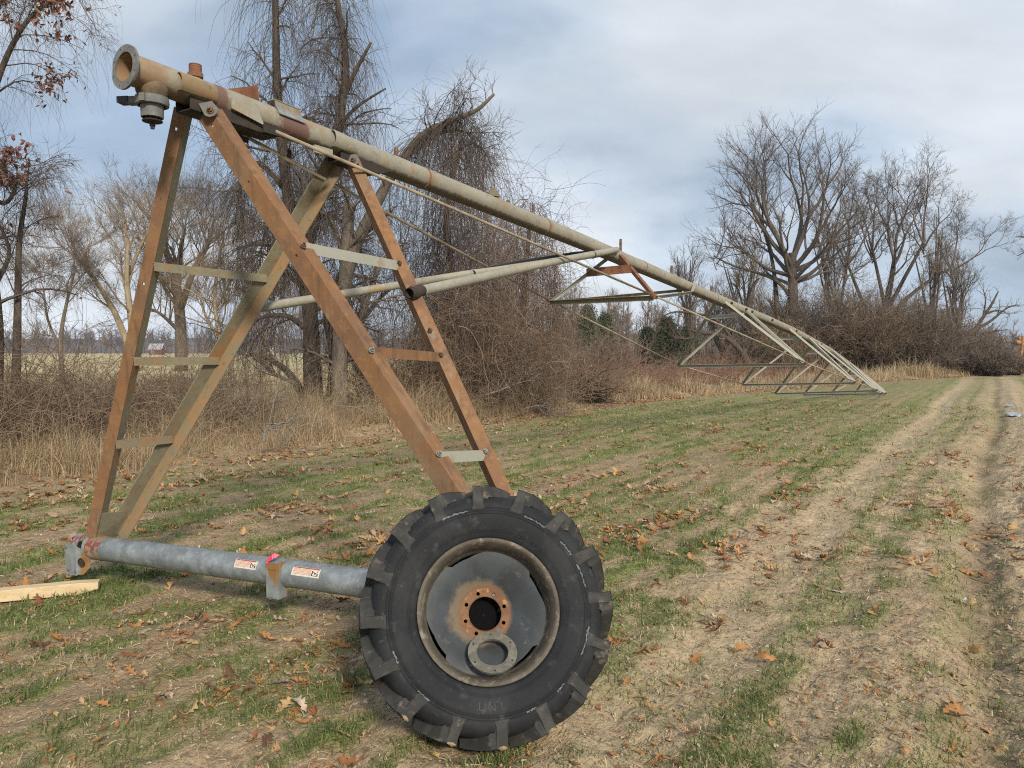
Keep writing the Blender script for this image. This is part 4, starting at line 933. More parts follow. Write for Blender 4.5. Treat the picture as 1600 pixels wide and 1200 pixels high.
tree('vine_hung_tree', 'tall forked bare tree hung with thin vines, its fork between the two tower legs', at(487, 640, Y1) * (1, 1, 0),
     [([at(492, 665, Y1), at(487, 560, Y1), at(483, 480, Y1), at(466, 390, Y1), at(450, 305, Y1 - .1), at(438, 200, Y1 - .2), at(432, 110, Y1 - .3), at(430, 0, Y1 - .4), at(424, -130, Y1 - .5)], .215, .05, 34),
      ([at(483, 485, Y1), at(478, 410, Y1 + .2), at(498, 320, Y1 + .3), at(512, 255, Y1 + .4), at(528, 203, Y1 + .4), at(536, 150, Y1 + .4), at(540, 100, Y1 + .4), at(536, 50, Y1 + .4), at(527, 0, Y1 + .5), at(520, -110, Y1 + .5)], .15, .05, 34),
      ([at(476, 512, Y1), at(450, 494, Y1 - .2), at(420, 494, Y1 - .4), at(385, 505, Y1 - .5), at(350, 530, Y1 - .6)], .075, .02, 14),
      ([at(448, 300, Y1), at(415, 262, Y1 - .3), at(392, 258, Y1 - .4), at(375, 290, Y1 - .5), at(368, 350, Y1 - .6)], .07, .012, 14),
      ([at(460, 380, Y1), at(430, 350, Y1 - .4), at(412, 370, Y1 - .6), at(405, 430, Y1 - .7)], .055, .012, 12),
      ([at(533, 160, Y1 + .4), at(556, 110, Y1 + .2), at(580, 66, Y1 + .1)], .07, .03, 8),
      ([at(531, 195, Y1 + .4), at(560, 165, Y1 + .2), at(603, 138, Y1 + .1)], .05, .02, 8)], B_dark, T_dark, crownA(11, 3000, 1.8, 2.4))
Y2 = 17.4
def crownB(b, prs):
    rg = np.random.default_rng(5); pr = cat_pr([prs[0], prs[2], prs[3], prs[4]], 14)
    l = branches(b, rg, pr, [dict(n=13, t0=.2, ang=1.1, len=1.5, rf=.3, rmin=.014, K=8, wig=.14, tro2=(0, 0, -.15), tl=.4, s=4), dict(n=7, ang=.8, len=.8, rf=.5, rmin=.005, K=6, wig=.18), dict(n=5, ang=.7, len=.5, rf=.6, rmin=.004, K=5, wig=.2)])
    st = pts_on(rg, l[0], 1100, .1, 1); hang(b, rg, st, rg.uniform(.5, 2.2, len(st)), rg.uniform(.0035, .006, len(st)), 7)
    st = pts_on(rg, resample(prs[1], 14), 420, .45, .8); hang(b, rg, st, rg.uniform(1.0, 3.6, len(st)), rg.uniform(.0035, .006, len(st)), 9, .4)
    l2 = branches(b, rg, resample(prs[1], 14), [dict(n=26, t0=.3, ang=1.2, len=.9, rf=.25, rmin=.01, K=6, wig=.2, tro2=(0, 0, -.2)), dict(n=5, ang=.8, len=.5, rf=.5, rmin=.004, K=5, wig=.2)])
tree('leaning_tree', 'broken tree with one long bare limb leaning right and ending in a pale splintered tip', at(533, 650, Y2) * (1, 1, 0),
     [([at(535, 675, Y2), at(530, 590, Y2), at(533, 500, Y2), at(540, 430, Y2), at(543, 370, Y2), at(545, 318, Y2)], .20, .13, 24),
      ([at(538, 440, Y2), at(560, 375, Y2), at(585, 325, Y2 - .1), at(606, 285, Y2 - .1), at(638, 237, Y2 - .2), at(660, 212, Y2 - .2), at(690, 195, Y2 - .3), at(718, 183, Y2 - .3), at(745, 172, Y2 - .4), at(772, 147, Y2 - .4)], .15, .030, 40),
      ([at(640, 242, Y2 - .2), at(675, 216, Y2 - .1), at(700, 205, Y2), at(730, 208, Y2), at(742, 230, Y2)], .055, .02, 14),
      ([at(530, 560, Y2), at(560, 500, Y2 + .2), at(580, 450, Y2 + .3), at(600, 405, Y2 + .4), at(640, 385, Y2 + .5)], .10, .03, 18),
      ([at(540, 410, Y2), at(520, 350, Y2 + .2), at(500, 330, Y2 + .3), at(470, 320, Y2 + .3)], .06, .02, 12)], B_grey, T_dark, crownB)
Y3 = 17.9
tree('slender_tree', 'slender dark tree standing just right of the forked trunk behind the orange leg', at(520, 650, Y3) * (1, 1, 0),
     [([at(514, 668, Y3), at(520, 560, Y3), at(512, 480, Y3), at(560, 380, Y3 + .3), at(612, 330, Y3 + .5)], .12, .03, 22),
      ([at(575, 650, Y3 + .4), at(566, 590, Y3 + .4), at(548, 540, Y3 + .5), at(590, 470, Y3 + .7), at(640, 430, Y3 + .8)], .10, .03, 20)], B_dark, T_dark, crownA(21, 350, 1.2, 1.8))

# ---- vine-smothered trees (curtains down to the ground) ----
def curtain_tree(label, prof, Y, seed, nv, trunks, chaos=.4, col=None, group=None):
    "prof: list of (px, top py) outline; vines start under the outline and fall to the ground"
    rg = np.random.default_rng(seed); base = at((prof[0][0] + prof[-1][0]) / 2, 640, Y) * (1, 1, 0)
    t = empty('vine_smothered_tree', base, label, 'tree', group)
    b = MB(); prs = limbs_mesh(b, trunks); b.build('trunk', B_dark, t, 'all')
    px = np.array([p[0] for p in prof]); py = np.array([p[1] for p in prof])
    n = nv; x = rg.uniform(px[0], px[-1], n); top = np.interp(x, px, py); zt = np.array([at(a, c, Y)[2] for a, c in zip(x, top)])
    z = .3 + (zt - .3) * (1 - rg.uniform(0, 1, n) ** 1.15 * .9); X = (x - 800) / FPX * Y; half = (px[-1] - px[0]) / FPX * Y / 2; cx = ((px[0] + px[-1]) / 2 - 800) / FPX * Y
    dep = rg.uniform(-1, 1, n) * np.sqrt(np.clip(1 - ((X - cx) / half) ** 2, .1, 1)) * half * .75
    st = np.stack([X, Y + dep, z], -1)
    b = MB(); d = rg.normal(0, .6, (n, 3)) * (1, 1, .3) + (0, 0, -.25)
    P, Rr = grow(rg, st, d, np.clip(z * rg.uniform(.35, 1.1, n), .5, 4), rg.uniform(.003, .0075, n), 12, .16, (0, 0, -.45), .5, (0, 0, -.35))
    P[:, :, 2] = np.maximum(P[:, :, 2], -.35 + rg.uniform(0, .1, (n, 1))); m_ = rg.uniform(0, 1, n) > chaos; tubes(b, P[m_], Rr[m_], 3)
    m_ = ~m_; k = int(m_.sum()); Pc, Rc = grow(rg, st[m_] + rg.normal(0, .25, (k, 3)), rg.normal(0, 1, (k, 3)) + (0, 0, .2), np.clip(z[m_] * .7, .5, 2.2) * rg.uniform(.5, 1.1, k), rg.uniform(.0035, .009, k), 9, .26, (0, 0, .02), .4, (0, 0, -.22)); Pc[:, :, 2] = np.maximum(Pc[:, :, 2], -.3); tubes(b, Pc, Rc, 3)
    s, d, rr, _t = spawn(rg, Pc, Rc, 3, .2, 1, .9, .6); P4, R4 = grow(rg, s, d, rg.uniform(.2, .6, len(s)), np.clip(rr, .003, 1), 4, .25); tubes(b, P4, R4, 3)
    # short sprays breaking the outline
    k = n // 3; i = rg.integers(0, n, k); P2, R2 = grow(rg, P[i, rg.integers(0, 8, k)], rg.normal(0, 1, (k, 3)) + (0, 0, .3), rg.uniform(.25, .8, k), np.full(k, .004), 5, .25, (0, 0, -.05)); tubes(b, P2, R2, 3)
    # a few thick looping lianas
    k = 26; i = rg.integers(0, n, k); P3, R3 = grow(rg, st[i], rg.normal(0, 1, (k, 3)) * (1, 1, .3), rg.uniform(2, 4, k), rg.uniform(.010, .017, k), 16, .22, (0, 0, -.5)); P3[:, :, 2] = np.maximum(P3[:, :, 2], -.2); tubes(b, P3, R3, 4)
    b.build('vines', col or T_purple, t, 'all'); return t
YV = 20.5
curtain_tree('tall vine-smothered tree with its drooping top beside the splintered limb', [(660, 420), (676, 350), (692, 270), (705, 235), (728, 205), (745, 225), (758, 290), (772, 370), (785, 440)], YV, 31, 2500,
     [([at(705, 640, YV), at(700, 540, YV), at(706, 430, YV), at(698, 330, YV), at(722, 215, YV)], .16, .04, 20), ([at(745, 640, YV + .5), at(742, 540, YV + .5), at(738, 430, YV + .5)], .10, .05, 14)])
curtain_tree('rounded vine-smothered tree to the right of the taller vine curtain', [(770, 430), (782, 350), (800, 318), (832, 308), (858, 345), (868, 400), (880, 470)], YV + 2.5, 32, 1900,
     [([at(812, 620, YV + 2.5), at(815, 520, YV + 2.5), at(822, 420, YV + 2.5), at(830, 330, YV + 2.5)], .15, .04, 18)])
curtain_tree('low wide tangle of vines and canes filling the hedge below the brace pipes', [(600, 610), (630, 570), (655, 520), (668, 480), (685, 490), (700, 440), (740, 480), (770, 450), (800, 500), (840, 490), (865, 540), (885, 590)], YV - 1.2, 33, 2100,
     [([at(620, 650, YV - 1.2), at(640, 560, YV - 1.2), at(660, 470, YV - 1.2)], .07, .03, 10)], chaos=.9, col=T_brush)

# ---- left edge: leafy hanging branches and a dark trunk ----
YL = 12.5
tL = tree('edge_tree', 'dark tree at the left frame edge with maroon leaves on drooping twigs', at(25, 640, YL) * (1, 1, 0),
     [([at(22, 660, YL), at(26, 560, YL), at(28, 460, YL), at(30, 380, YL), at(40, 310, YL), at(42, 290, YL), at(46, 250, YL)], .075, .008, 24),
      ([at(-15, 660, YL - .3), at(-8, 520, YL - .3), at(-20, 380, YL - .3), at(-30, 200, YL - .4), at(-25, 60, YL - .4), at(-10, -60, YL - .4)], .14, .05, 24),
      ([at(-22, 180, YL - .4), at(10, 90, YL - .5), at(45, 30, YL - .6), at(85, 0, YL - .6), at(125, -10, YL - .6)], .05, .012, 16),
      ([at(-25, 300, YL - .3), at(5, 318, YL - .5), at(22, 300, YL - .6), at(28, 270, YL - .6)], .045, .015, 10),
      ([at(-25, 60, YL - .4), at(20, -30, YL - .5), at(80, -60, YL - .5)], .045, .01, 10),
      ([at(-5, 440, YL), at(15, 395, YL), at(-2, 350, YL)], .04, .02, 8)], B_dark, T_dark, None or (lambda b, prs: (
        globals().__setitem__('_lf', (lambda rg: (lambda pr: (lambda l: (hang(b, rg, pts_on(rg, l[0], 1100, .1, 1), rg.uniform(.4, 1.5, 1100), rg.uniform(.0018, .003, 1100), 9, .4, g=.35), l))(
            branches(b, rg, pr, [dict(n=12, t0=.2, ang=1.0, len=1.25, rf=.3, rmin=.008, K=7, wig=.16, tro2=(0, 0, -.2)), dict(n=7, ang=.8, len=.7, rf=.5, rmin=.004, K=6, wig=.2, trop=(0, 0, -.08)), dict(n=4, ang=.7, len=.4, rf=.6, rmin=.0025, K=5, wig=.22, trop=(0, 0, -.1))])))(cat_pr(prs, 12)))(np.random.default_rng(61))))))
def leaf_card(ln_, wd, curl):
    "one small folded leaf, 6 points"
    return np.array([[0, 0, 0], [ln_ * .35, wd / 2, curl * .3], [ln_ * .75, wd * .38, curl * .8], [ln_, 0, curl], [ln_ * .75, -wd * .38, curl * .8], [ln_ * .35, -wd / 2, curl * .3], [ln_ * .5, 0, -curl * .2]]), np.array([[0, 1, 6], [1, 2, 6], [2, 3, 6], [3, 4, 6], [4, 5, 6], [5, 0, 6]])
def scatter_cards(b, rg, pts, size, wd=.55, down=.6):
    n = len(pts); v0, f0 = leaf_card(1, wd, .18); d = nrm(rg.normal(0, 1, (n, 3)) + (0, 0, -down)); a = nrm(np.cross(d, rg.normal(0, 1, (n, 3)))); c = np.cross(d, a)
    s = (size * rg.uniform(.6, 1.3, n))[:, None, None]
    vs = pts[:, None] + s * (v0[None, :, :1] * d[:, None] + v0[None, :, 1:2] * a[:, None] + v0[None, :, 2:] * c[:, None])
    b.raw(vs, (f0[None] + np.arange(n)[:, None, None] * 7).reshape(-1, 3))
rg = np.random.default_rng(7); ls = _lf[1]
cand = pts_on(rg, ls[2], 26000, .2, 1); ppx = np.array([pix(c) for c in cand])
keep = (((ppx[:, 0] < 115) & (ppx[:, 1] < 60)) | ((np.hypot(ppx[:, 0] - 85, (ppx[:, 1] - 120)) < 38)) | ((ppx[:, 0] < 45) & (ppx[:, 1] > 210) & (ppx[:, 1] < 290)) | (rg.uniform(0, 1, len(cand)) < .012)) & (vn(ppx[:, 0] / 22, ppx[:, 1] / 22, 3) > .36)
b = MB(); scatter_cards(b, rg, cand[keep][:2600], .085, .42); b.build('leaves', twigmat('maroon_leaves', [(.19, .075, .055), (.25, .12, .08), (.14, .06, .05), (.30, .18, .12)]), tL, False)

# ---- pale sunlit trees out in the meadow ----
def pale_crown(seed, ln_):
    def fn(b, prs):
        rg = np.random.default_rng(seed); pr = cat_pr(prs, 12)
        branches(b, rg, pr, [dict(n=9, t0=.25, ang=.7, len=ln_, rf=.45, rmin=.014, K=7, wig=.12, trop=(0, 0, .05), s=4, tl=.4), dict(n=8, ang=.65, len=ln_ * .55, rf=.5, rmin=.007, K=6, wig=.15), dict(n=8, ang=.6, len=ln_ * .33, rf=.6, rmin=.004, K=5, wig=.18), dict(n=4, t0=.3, ang=.6, len=ln_ * .2, rf=.7, rmin=.0033, K=4, wig=.18)])
    return fn
for (lab, Y, tr, sd, ln_, bm, cmat) in (
    ('pale tan bare tree with a bent left limb, left of the first leg', 28, [([(212, 580), (205, 500), (198, 440), (200, 380), (192, 330)], .15, .04), ([(208, 560), (180, 490), (150, 440), (132, 410), (140, 380)], .13, .03), ([(200, 430), (222, 380), (240, 345)], .08, .03), ([(140, 425), (110, 395), (90, 380)], .06, .02)], 71, 2.3, B_pale, T_pale),
    ('brownish many-branched bare tree seen between the two left legs', 31, [([(283, 580), (282, 510), (276, 450), (262, 400), (240, 350), (215, 320)], .26, .05), ([(280, 490), (300, 430), (325, 380), (335, 340)], .15, .04), ([(278, 460), (282, 400), (290, 350)], .12, .04), ([(282, 520), (250, 490), (222, 478)], .09, .03)], 72, 2.8, B_grey, T_grey),
    ('slim pale tree just left of the olive crossing leg, twigs low over the meadow', 30, [([(345, 580), (342, 520), (335, 470), (340, 420), (350, 370)], .12, .03), ([(342, 530), (320, 490), (310, 450)], .08, .02), ([(338, 480), (360, 440), (378, 410)], .07, .02)], 73, 2.0, B_pale, T_pale),
    ('thin twiggy bare tree rising left of the pale trees over the bramble bank', 26, [([(98, 600), (95, 530), (105, 470), (118, 420)], .09, .03), ([(96, 550), (75, 500), (68, 450)], .06, .02)], 74, 1.7, B_grey, T_grey),
    ('small pale sapling in the meadow seen left of the forked tree trunk', 33, [([(418, 580), (415, 545), (418, 500), (428, 465)], .09, .03), ([(416, 540), (398, 505), (390, 480)], .06, .02), ([(417, 525), (440, 500), (452, 470)], .05, .02)], 75, 1.5, B_pale, T_pale)):
    paths = [([at(x, y, Y + i * .15) for x, y in pts], r0, r1, 16) for i, (pts, r0, r1) in enumerate(tr)]
    tree('bare_tree', lab, at(tr[0][0][0][0], tr[0][0][0][1], Y) * (1, 1, 0), paths, bm, cmat, pale_crown(sd, ln_), 'bare trees beyond the hedge')

def fork_crown(b, rg, base, r0, lim, L0, levels, fan=(10, 65), ratio=.79, rr=.63, up=.05, sq=1., lat=1, th=None):
    "limbs that fork again and again, the way an oak does"
    n = lim; az = np.linspace(0, 2 * np.pi, n, endpoint=False) * 2.4 + rg.uniform(0, .6, n); tl_ = R(1) * (fan[0] + (fan[1] - fan[0]) * np.linspace(0, 1, n) ** .8)
    d = np.stack([np.sin(tl_) * np.cos(az) * sq, np.sin(tl_) * np.sin(az), np.cos(tl_)], -1); S_ = np.repeat(np.asarray(base)[None], n, 0) + np.stack([0 * az, 0 * az, -np.linspace(0, 1, n) * L0 * .55], -1)
    Ln = L0 * (1.12 - .35 * np.linspace(0, 1, n)) * rg.uniform(.85, 1.1, n); r = np.full(n, r0) * (1.05 - .35 * np.linspace(0, 1, n)); L_ = Ln
    for lv in range(levels):
        K = 7 if lv < 2 else (5 if lv < 4 else 4); P, Rr = grow(rg, S_, d, L_, r, K, .085 if lv < 3 else .12, (0, 0, up), rr + .06)
        tubes(b, P, Rr, 6 if lv < 2 else (4 if lv < 4 else 3))
        if lv == levels - 1: break
        e = P[:, -1]; T = nrm(P[:, -1] - P[:, -2]); ns, nd_, nl, nr = [], [], [], []
        ref = nrm(rg.normal(0, 1, T.shape)); side = nrm(np.cross(T, ref))
        for sg, an in ((1, .38), (-1, .42)):
            a_ = an * rg.uniform(.5, 1.35, len(T))[:, None]; ns.append(e); nd_.append(T * np.cos(a_) + side * sg * np.sin(a_)); q = rg.uniform(.75, 1.1, len(T)) * (1 if sg > 0 else .88); nl.append(L_ * ratio * q); nr.append(Rr[:, -1] * (.95 if sg > 0 else .8))
        nl_ = lat + (1 if 1 <= lv else 0) + (1 if lv >= 3 and lat == 0 else 0); s2_, d2_, r2_, _t = spawn(rg, P, Rr, nl_, .25, .95, .75, .55, (0, 0, .2)); ns.append(s2_); nd_.append(d2_); nl.append(np.repeat(L_, nl_) * ratio * rg.uniform(.45, .85, len(s2_))); nr.append(r2_)
        S_ = np.concatenate(ns); d = np.concatenate(nd_); L_ = np.concatenate(nl); r = np.maximum(np.concatenate(nr), .0055)
# ---- big oak and its neighbours on the right ----
def oak_crown(seed, L1, up=.05, n1=11, n2=10, n3=9, n4=3, r=.012):
    def fn(b, prs):
        rg = np.random.default_rng(seed); pr = cat_pr(prs[1:] if len(prs) > 1 else prs, 14)
        branches(b, rg, pr, [dict(n=n1, t0=.15, ang=.55, len=L1 * 1.35, rf=.5, rmin=.026, rmax=.06, K=8, wig=.10, trop=(0, 0, up), s=4, tl=.45), dict(n=n2, t0=.15, ang=.7, len=L1 * .5, rf=.5, rmin=.014, K=6, wig=.13, trop=(0, 0, up)), dict(n=n3, t0=.15, ang=.65, len=L1 * .27, rf=.6, rmin=r, K=5, wig=.16, trop=(0, 0, up)), dict(n=n4, t0=.2, ang=.6, len=L1 * .16, rf=.7, rmin=r * .85, K=4, wig=.16)])
    return fn
YO = 56.0
def P_(l, Y, dY=0): return [at(x, y, Y + dY * i / max(1, len(l) - 1)) for i, (x, y) in enumerate(l)]
tree('oak_tree', 'tallest bare oak with a wide fan-shaped crown above the sunken end of the pipe', at(1238, 592, YO) * (1, 1, 0),
     [(P_([(1240, 598), (1240, 540), (1239, 480), (1238, 425), (1238, 395)], YO), .50, .26, 14), (P_([(1222, 585), (1216, 520), (1212, 450), (1205, 400), (1190, 350)], YO, 2), .26, .07, 12),
      (P_([(1240, 470), (1215, 440), (1180, 425), (1145, 415), (1115, 400)], YO, 1), .15, .04, 12)], B_dark, T_dark,
     lambda b, prs: (fork_crown(b, np.random.default_rng(83), at(1238, 408, YO), .21, 15, 3.2, 7, (12, 76), sq=1.55, up=.035, lat=0, rr=.58, ratio=.80), fork_crown(b, np.random.default_rng(84), at(1190, 350, YO + 2), .07, 3, 2.4, 6, (5, 35)), fork_crown(b, np.random.default_rng(88), at(1120, 402, YO + 1), .05, 3, 1.7, 5, (20, 70))))
YP = 62.0
tree('broad_tree', 'broad spreading bare tree with a domed crown at the right of the tallest oak', at(1375, 592, YP) * (1, 1, 0),
     [(P_([(1372, 598), (1374, 560), (1378, 520), (1384, 480), (1392, 440), (1398, 400)], YP), .48, .14, 14), (P_([(1378, 525), (1402, 482), (1430, 455), (1462, 432), (1488, 418)], YP, 1), .2, .08, 12), (P_([(1376, 520), (1352, 480), (1335, 440), (1322, 405)], YP, -1), .2, .08, 12), (P_([(1384, 490), (1410, 440), (1432, 400), (1445, 375)], YP, -1), .18, .09, 12), (P_([(1384, 485), (1372, 430), (1362, 385)], YP, 1), .16, .09, 12)], B_dark, T_dark,
     lambda b, prs: [fork_crown(b, np.random.default_rng(sd_), p_, r_, n_, L_, 7, fn_, sq=1.2, up=.03, lat=0, rr=.60) for sd_, p_, r_, n_, L_, fn_ in ((91, at(1398, 402, YP), .13, 6, 2.5, (4, 50)), (92, at(1487, 419, YP + 1), .09, 6, 2.0, (10, 62)), (93, at(1323, 407, YP - 1), .09, 6, 2.3, (5, 60)), (94, at(1444, 377, YP - 1), .09, 6, 2.2, (5, 65)), (95, at(1363, 387, YP + 1), .09, 6, 2.2, (4, 50)))])
rgx = np.random.default_rng(90)
def small_tree(name, lab, x, ybase, ytop, Y, spread, seed, bm, cmx, n=5, group=None, lean=0, L=2.6):
    rg = np.random.default_rng(seed); tr = [(P_([(x, ybase), (x + lean * .3, ybase + (ytop - ybase) * .25), (x + lean * .6, ybase + (ytop - ybase) * .5)], Y), .022 * Y / 6, .014 * Y / 6, 8)]
    for k in range(n):
        f = rg.uniform(.2, .5); ex = x + lean + rg.uniform(-1, 1) * spread; ey = ybase + (ytop - ybase) * rg.uniform(.72, 1.0)
        tr.append((P_([(x + lean * f, ybase + (ytop - ybase) * f), (x + lean * f + (ex - x) * .45, ybase + (ytop - ybase) * (f + .22)), (ex, ey)], Y, rg.uniform(-2, 2)), .012 * Y / 6, .003 * Y / 6, 10))
    return tree(name, lab, at(x, ybase, Y) * (1, 1, 0), tr, bm, cmx, lambda b, prs: [fork_crown(b, np.random.default_rng(seed + k), p[0][0, -5], .0005 * Y + .02, 3, L * .5, 5, (4, 38)) for k, p in enumerate(prs[1:])], group)
small_tree('willow', 'pale willow-like tree with upright buff twigs left of the tallest oak', 1165, 590, 382, 66, 48, 301, B_grey, T_pale, 8, None, 0, 3.2)
small_tree('bare_tree', 'thin-topped grey tree poking up over the far end of the pipe', 1085, 590, 398, 58, 36, 303, B_dark, T_dark, 5, None, -10, 2.6)
small_tree('bare_tree', 'straight slim bare tree standing in front of the domed crown', 1455, 592, 330, 58, 30, 305, B_dark, T_grey, 6, None, 2, 2.4)
small_tree('bare_tree', 'round-topped bare tree between the tallest oak and the domed one', 1308, 590, 345, 64, 45, 307, B_dark, T_grey, 7, None, 4, 3.0)
small_tree('bare_tree', 'short grey bare tree low at the right of the straight slim one', 1495, 592, 410, 60, 34, 309, B_grey, T_grey, 6, None, 4, 2.6)
small_tree('bare_tree', 'grey bare tree left of the willow-like one among the truss struts', 1130, 592, 450, 52, 34, 311, B_dark, T_dark, 6, None, -4, 2.2)
# dead tree with bare upswept branches at the right end of the thicket
YD = 55
tree('dead_tree', 'leaning dead tree with bare upswept branches at the right end of the thicket', at(1500, 590, YD) * (1, 1, 0),
     [(P_([(1490, 592), (1510, 540), (1530, 505), (1548, 478), (1560, 455)], YD), .22, .04, 12), (P_([(1525, 515), (1550, 500), (1572, 482), (1590, 476)], YD), .12, .03, 8), (P_([(1540, 490), (1560, 485), (1578, 492)], YD), .08, .02, 8), (P_([(1512, 540), (1545, 520), (1575, 515)], YD), .1, .03, 8), (P_([(1535, 500), (1540, 470), (1536, 452)], YD), .07, .02, 8)],
     B_dark, T_dark, lambda b, prs: branches(b, np.random.default_rng(6), cat_pr(prs, 10), [dict(n=6, t0=.4, ang=.7, len=1.4, rf=.4, rmin=.02, K=5, wig=.15), dict(n=4, ang=.7, len=.6, rf=.5, rmin=.01, K=4)]))
# arching dark limb in front of the evergreens, and the broken limb right of it
tree('arching_tree', 'dark arching limb curving down to the ground before the evergreens', at(1180, 590, 42) * (1, 1, 0),
     [(P_([(1180, 592), (1165, 560), (1145, 535), (1120, 522), (1095, 520), (1075, 515)], 42), .22, .05, 16), (P_([(1150, 540), (1120, 500), (1085, 490), (1050, 488), (1020, 505)], 42), .1, .03, 14), (P_([(1100, 520), (1070, 530), (1045, 522)], 42), .07, .02, 8)],
     B_dark, T_dark, lambda b, prs: branches(b, np.random.default_rng(16), cat_pr(prs, 10), [dict(n=9, t0=.2, ang=.8, len=1.3, rf=.4, rmin=.015, K=5, wig=.18), dict(n=6, ang=.7, len=.7, rf=.5, rmin=.008, K=4), dict(n=4, ang=.7, len=.4, rf=.5, rmin=.006, K=4)]))
# overhanging twigs at the right frame edge
tree('edge_twigs_tree', 'tree mostly out of frame at right, only a few twigs reaching in', at(1680, 590, 40) * (1, 1, 0),
     [(P_([(1690, 592), (1690, 480), (1680, 420), (1650, 385), (1615, 372), (1588, 370)], 40), .2, .02, 14), (P_([(1650, 388), (1620, 385), (1590, 400)], 40), .05, .02, 8)],
     B_dark, T_dark, lambda b, prs: branches(b, np.random.default_rng(26), cat_pr(prs, 10), [dict(n=7, t0=.5, ang=.8, len=.8, rf=.4, rmin=.01, K=5), dict(n=5, ang=.7, len=.4, rf=.5, rmin=.007, K=4)]))

# ---- evergreens ----
def evergreen(lab, x, yb, yt, Y, wpx, seed):
    rg = np.random.default_rng(seed); base = at(x, yb, Y); base[2] = -.3; H = at(x, yt, Y)[2] + .3; t = empty('evergreen_tree', base * (1, 1, 0), lab, 'tree', 'evergreens at the back of the hedge')
    b = MB(); b.tube([base, base + (0, 0, H * .95)], [.16, .03], 8); b.build('trunk', B_dark, t, 'all')
    n = 260; z = rg.uniform(.08, .98, n) ** .8; rad = (wpx / FPX * Y / 2) * 1.25 * np.minimum(1, (1 - z) * 1.6) ** .7 * rg.uniform(.6, 1.1, n); th = rg.uniform(0, 6.28, n); d = np.stack([np.cos(th), np.sin(th), rg.uniform(-.05, .35, n)], -1)
    P, Rr = grow(rg, base + np.stack([0 * z, 0 * z, z * H], -1), d, rad + .15, np.full(n, .02), 6, .1, (0, 0, -.02)); b = MB(); tubes(b, P, Rr, 3)
    pts = pts_on(rg, (P, Rr), 9000, .15, 1) + rg.normal(0, .16, (9000, 3)); scatter_cards(b, rg, pts, .22, .3, .2)
    b.build('foliage', twigmat('evergreen_foliage', [(.075, .09, .05), (.11, .12, .07), (.085, .10, .06), (.14, .145, .09)]), t, False)
evergreen('rounded evergreen left of the others, showing below the first truss triangle', 918, 560, 478, 62, 46, 1)
evergreen('narrow evergreen close behind the rounded one', 945, 562, 492, 66, 34, 2)
evergreen('dark evergreen behind the bare twigs under the second truss triangle', 1042, 566, 498, 60, 44, 3)
evergreen('small dark evergreen partly hidden at the foot of the arching limb', 1075, 568, 512, 62, 34, 4)
evergreen('low spiky evergreen right of the arching limb', 1012, 566, 515, 64, 28, 5)

# ---- far woods (reads as one mass) ----
def woods(seed, n, xr, Y0, Y1, h0, h1, tw, r, mat_, name, basez=-.3):
    rg = np.random.default_rng(seed); x = rg.uniform(*xr, n); Y = rg.uniform(Y0, Y1, n); X = (x - 800) / FPX * Y; H = rg.uniform(h0, h1, n)
    st = np.stack([X, Y, np.full(n, basez)], -1); P, Rr = grow(rg, st, np.tile([0, 0, 1.], (n, 1)), H, H * .018 + r, 8, .05, (0, 0, .15), .3); b = MB(); tubes(b, P, Rr, 4)
    s, d, rr, t = spawn(rg, P, Rr, 16, .25, 1, .6, .5, (0, 0, .3)); L_ = np.repeat(H, 16) * .32 * (1 - .4 * t); P2, R2 = grow(rg, s, d, L_, np.clip(rr, r, 9), 5, .12, (0, 0, .1)); tubes(b, P2, R2, 3)
    s, d, rr, t = spawn(rg, P2, R2, tw, .15, 1, .6, .6, (0, 0, .3)); P3, R3 = grow(rg, s, d, np.repeat(L_, tw) * .45, np.clip(rr, r * .8, 9), 4, .15, (0, 0, .08)); tubes(b, P3, R3, 3)
    tag(b.build(name, mat_, root=(float(X.mean()), float(Y.mean()), 0), smooth='all'), kind='stuff')
woods(401, 210, (860, 1490), 95, 150, 5.5, 9.5, 10, .03, T_grey, 'far_woods')
woods(402, 80, (1480, 1760), 110, 150, 4, 6.5, 10, .035, T_grey, 'far_woods')
woods(403, 420, (-250, 760), 420, 520, 10, 15, 5, .10, twigmat('distant_woods', [(.10, .085, .09), (.14, .12, .12), (.12, .10, .105), (.16, .14, .135)]), 'distant_woods')
# solid lumpy mass added as the shadow inside each far wood (trunks beyond trunks)
def wood_mass(xr, Y, h, dpt, seed, col, name):
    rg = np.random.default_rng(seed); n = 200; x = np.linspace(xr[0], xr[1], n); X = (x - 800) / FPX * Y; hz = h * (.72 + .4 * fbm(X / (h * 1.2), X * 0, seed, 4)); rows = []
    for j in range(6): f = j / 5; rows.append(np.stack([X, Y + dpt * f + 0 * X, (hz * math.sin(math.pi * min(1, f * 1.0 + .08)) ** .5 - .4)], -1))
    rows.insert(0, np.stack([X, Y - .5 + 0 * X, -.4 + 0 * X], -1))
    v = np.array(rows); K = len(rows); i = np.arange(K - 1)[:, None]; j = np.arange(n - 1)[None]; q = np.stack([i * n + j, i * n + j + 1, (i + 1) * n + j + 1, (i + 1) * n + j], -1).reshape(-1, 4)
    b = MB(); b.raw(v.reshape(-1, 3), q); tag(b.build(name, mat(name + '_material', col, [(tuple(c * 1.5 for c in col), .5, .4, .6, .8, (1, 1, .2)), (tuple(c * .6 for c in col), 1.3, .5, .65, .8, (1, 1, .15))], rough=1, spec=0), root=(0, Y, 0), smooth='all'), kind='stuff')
wood_mass((840, 1490), 140, 6.5, 25, 5, (.15, .125, .11), 'wood_shadow_mass')
wood_mass((1485, 1780), 142, 4.2, 20, 7, (.15, .125, .11), 'wood_shadow_mass')
wood_mass((-300, 780), 500, 11, 60, 6, (.125, .11, .118), 'distant_wood_shadow_mass')

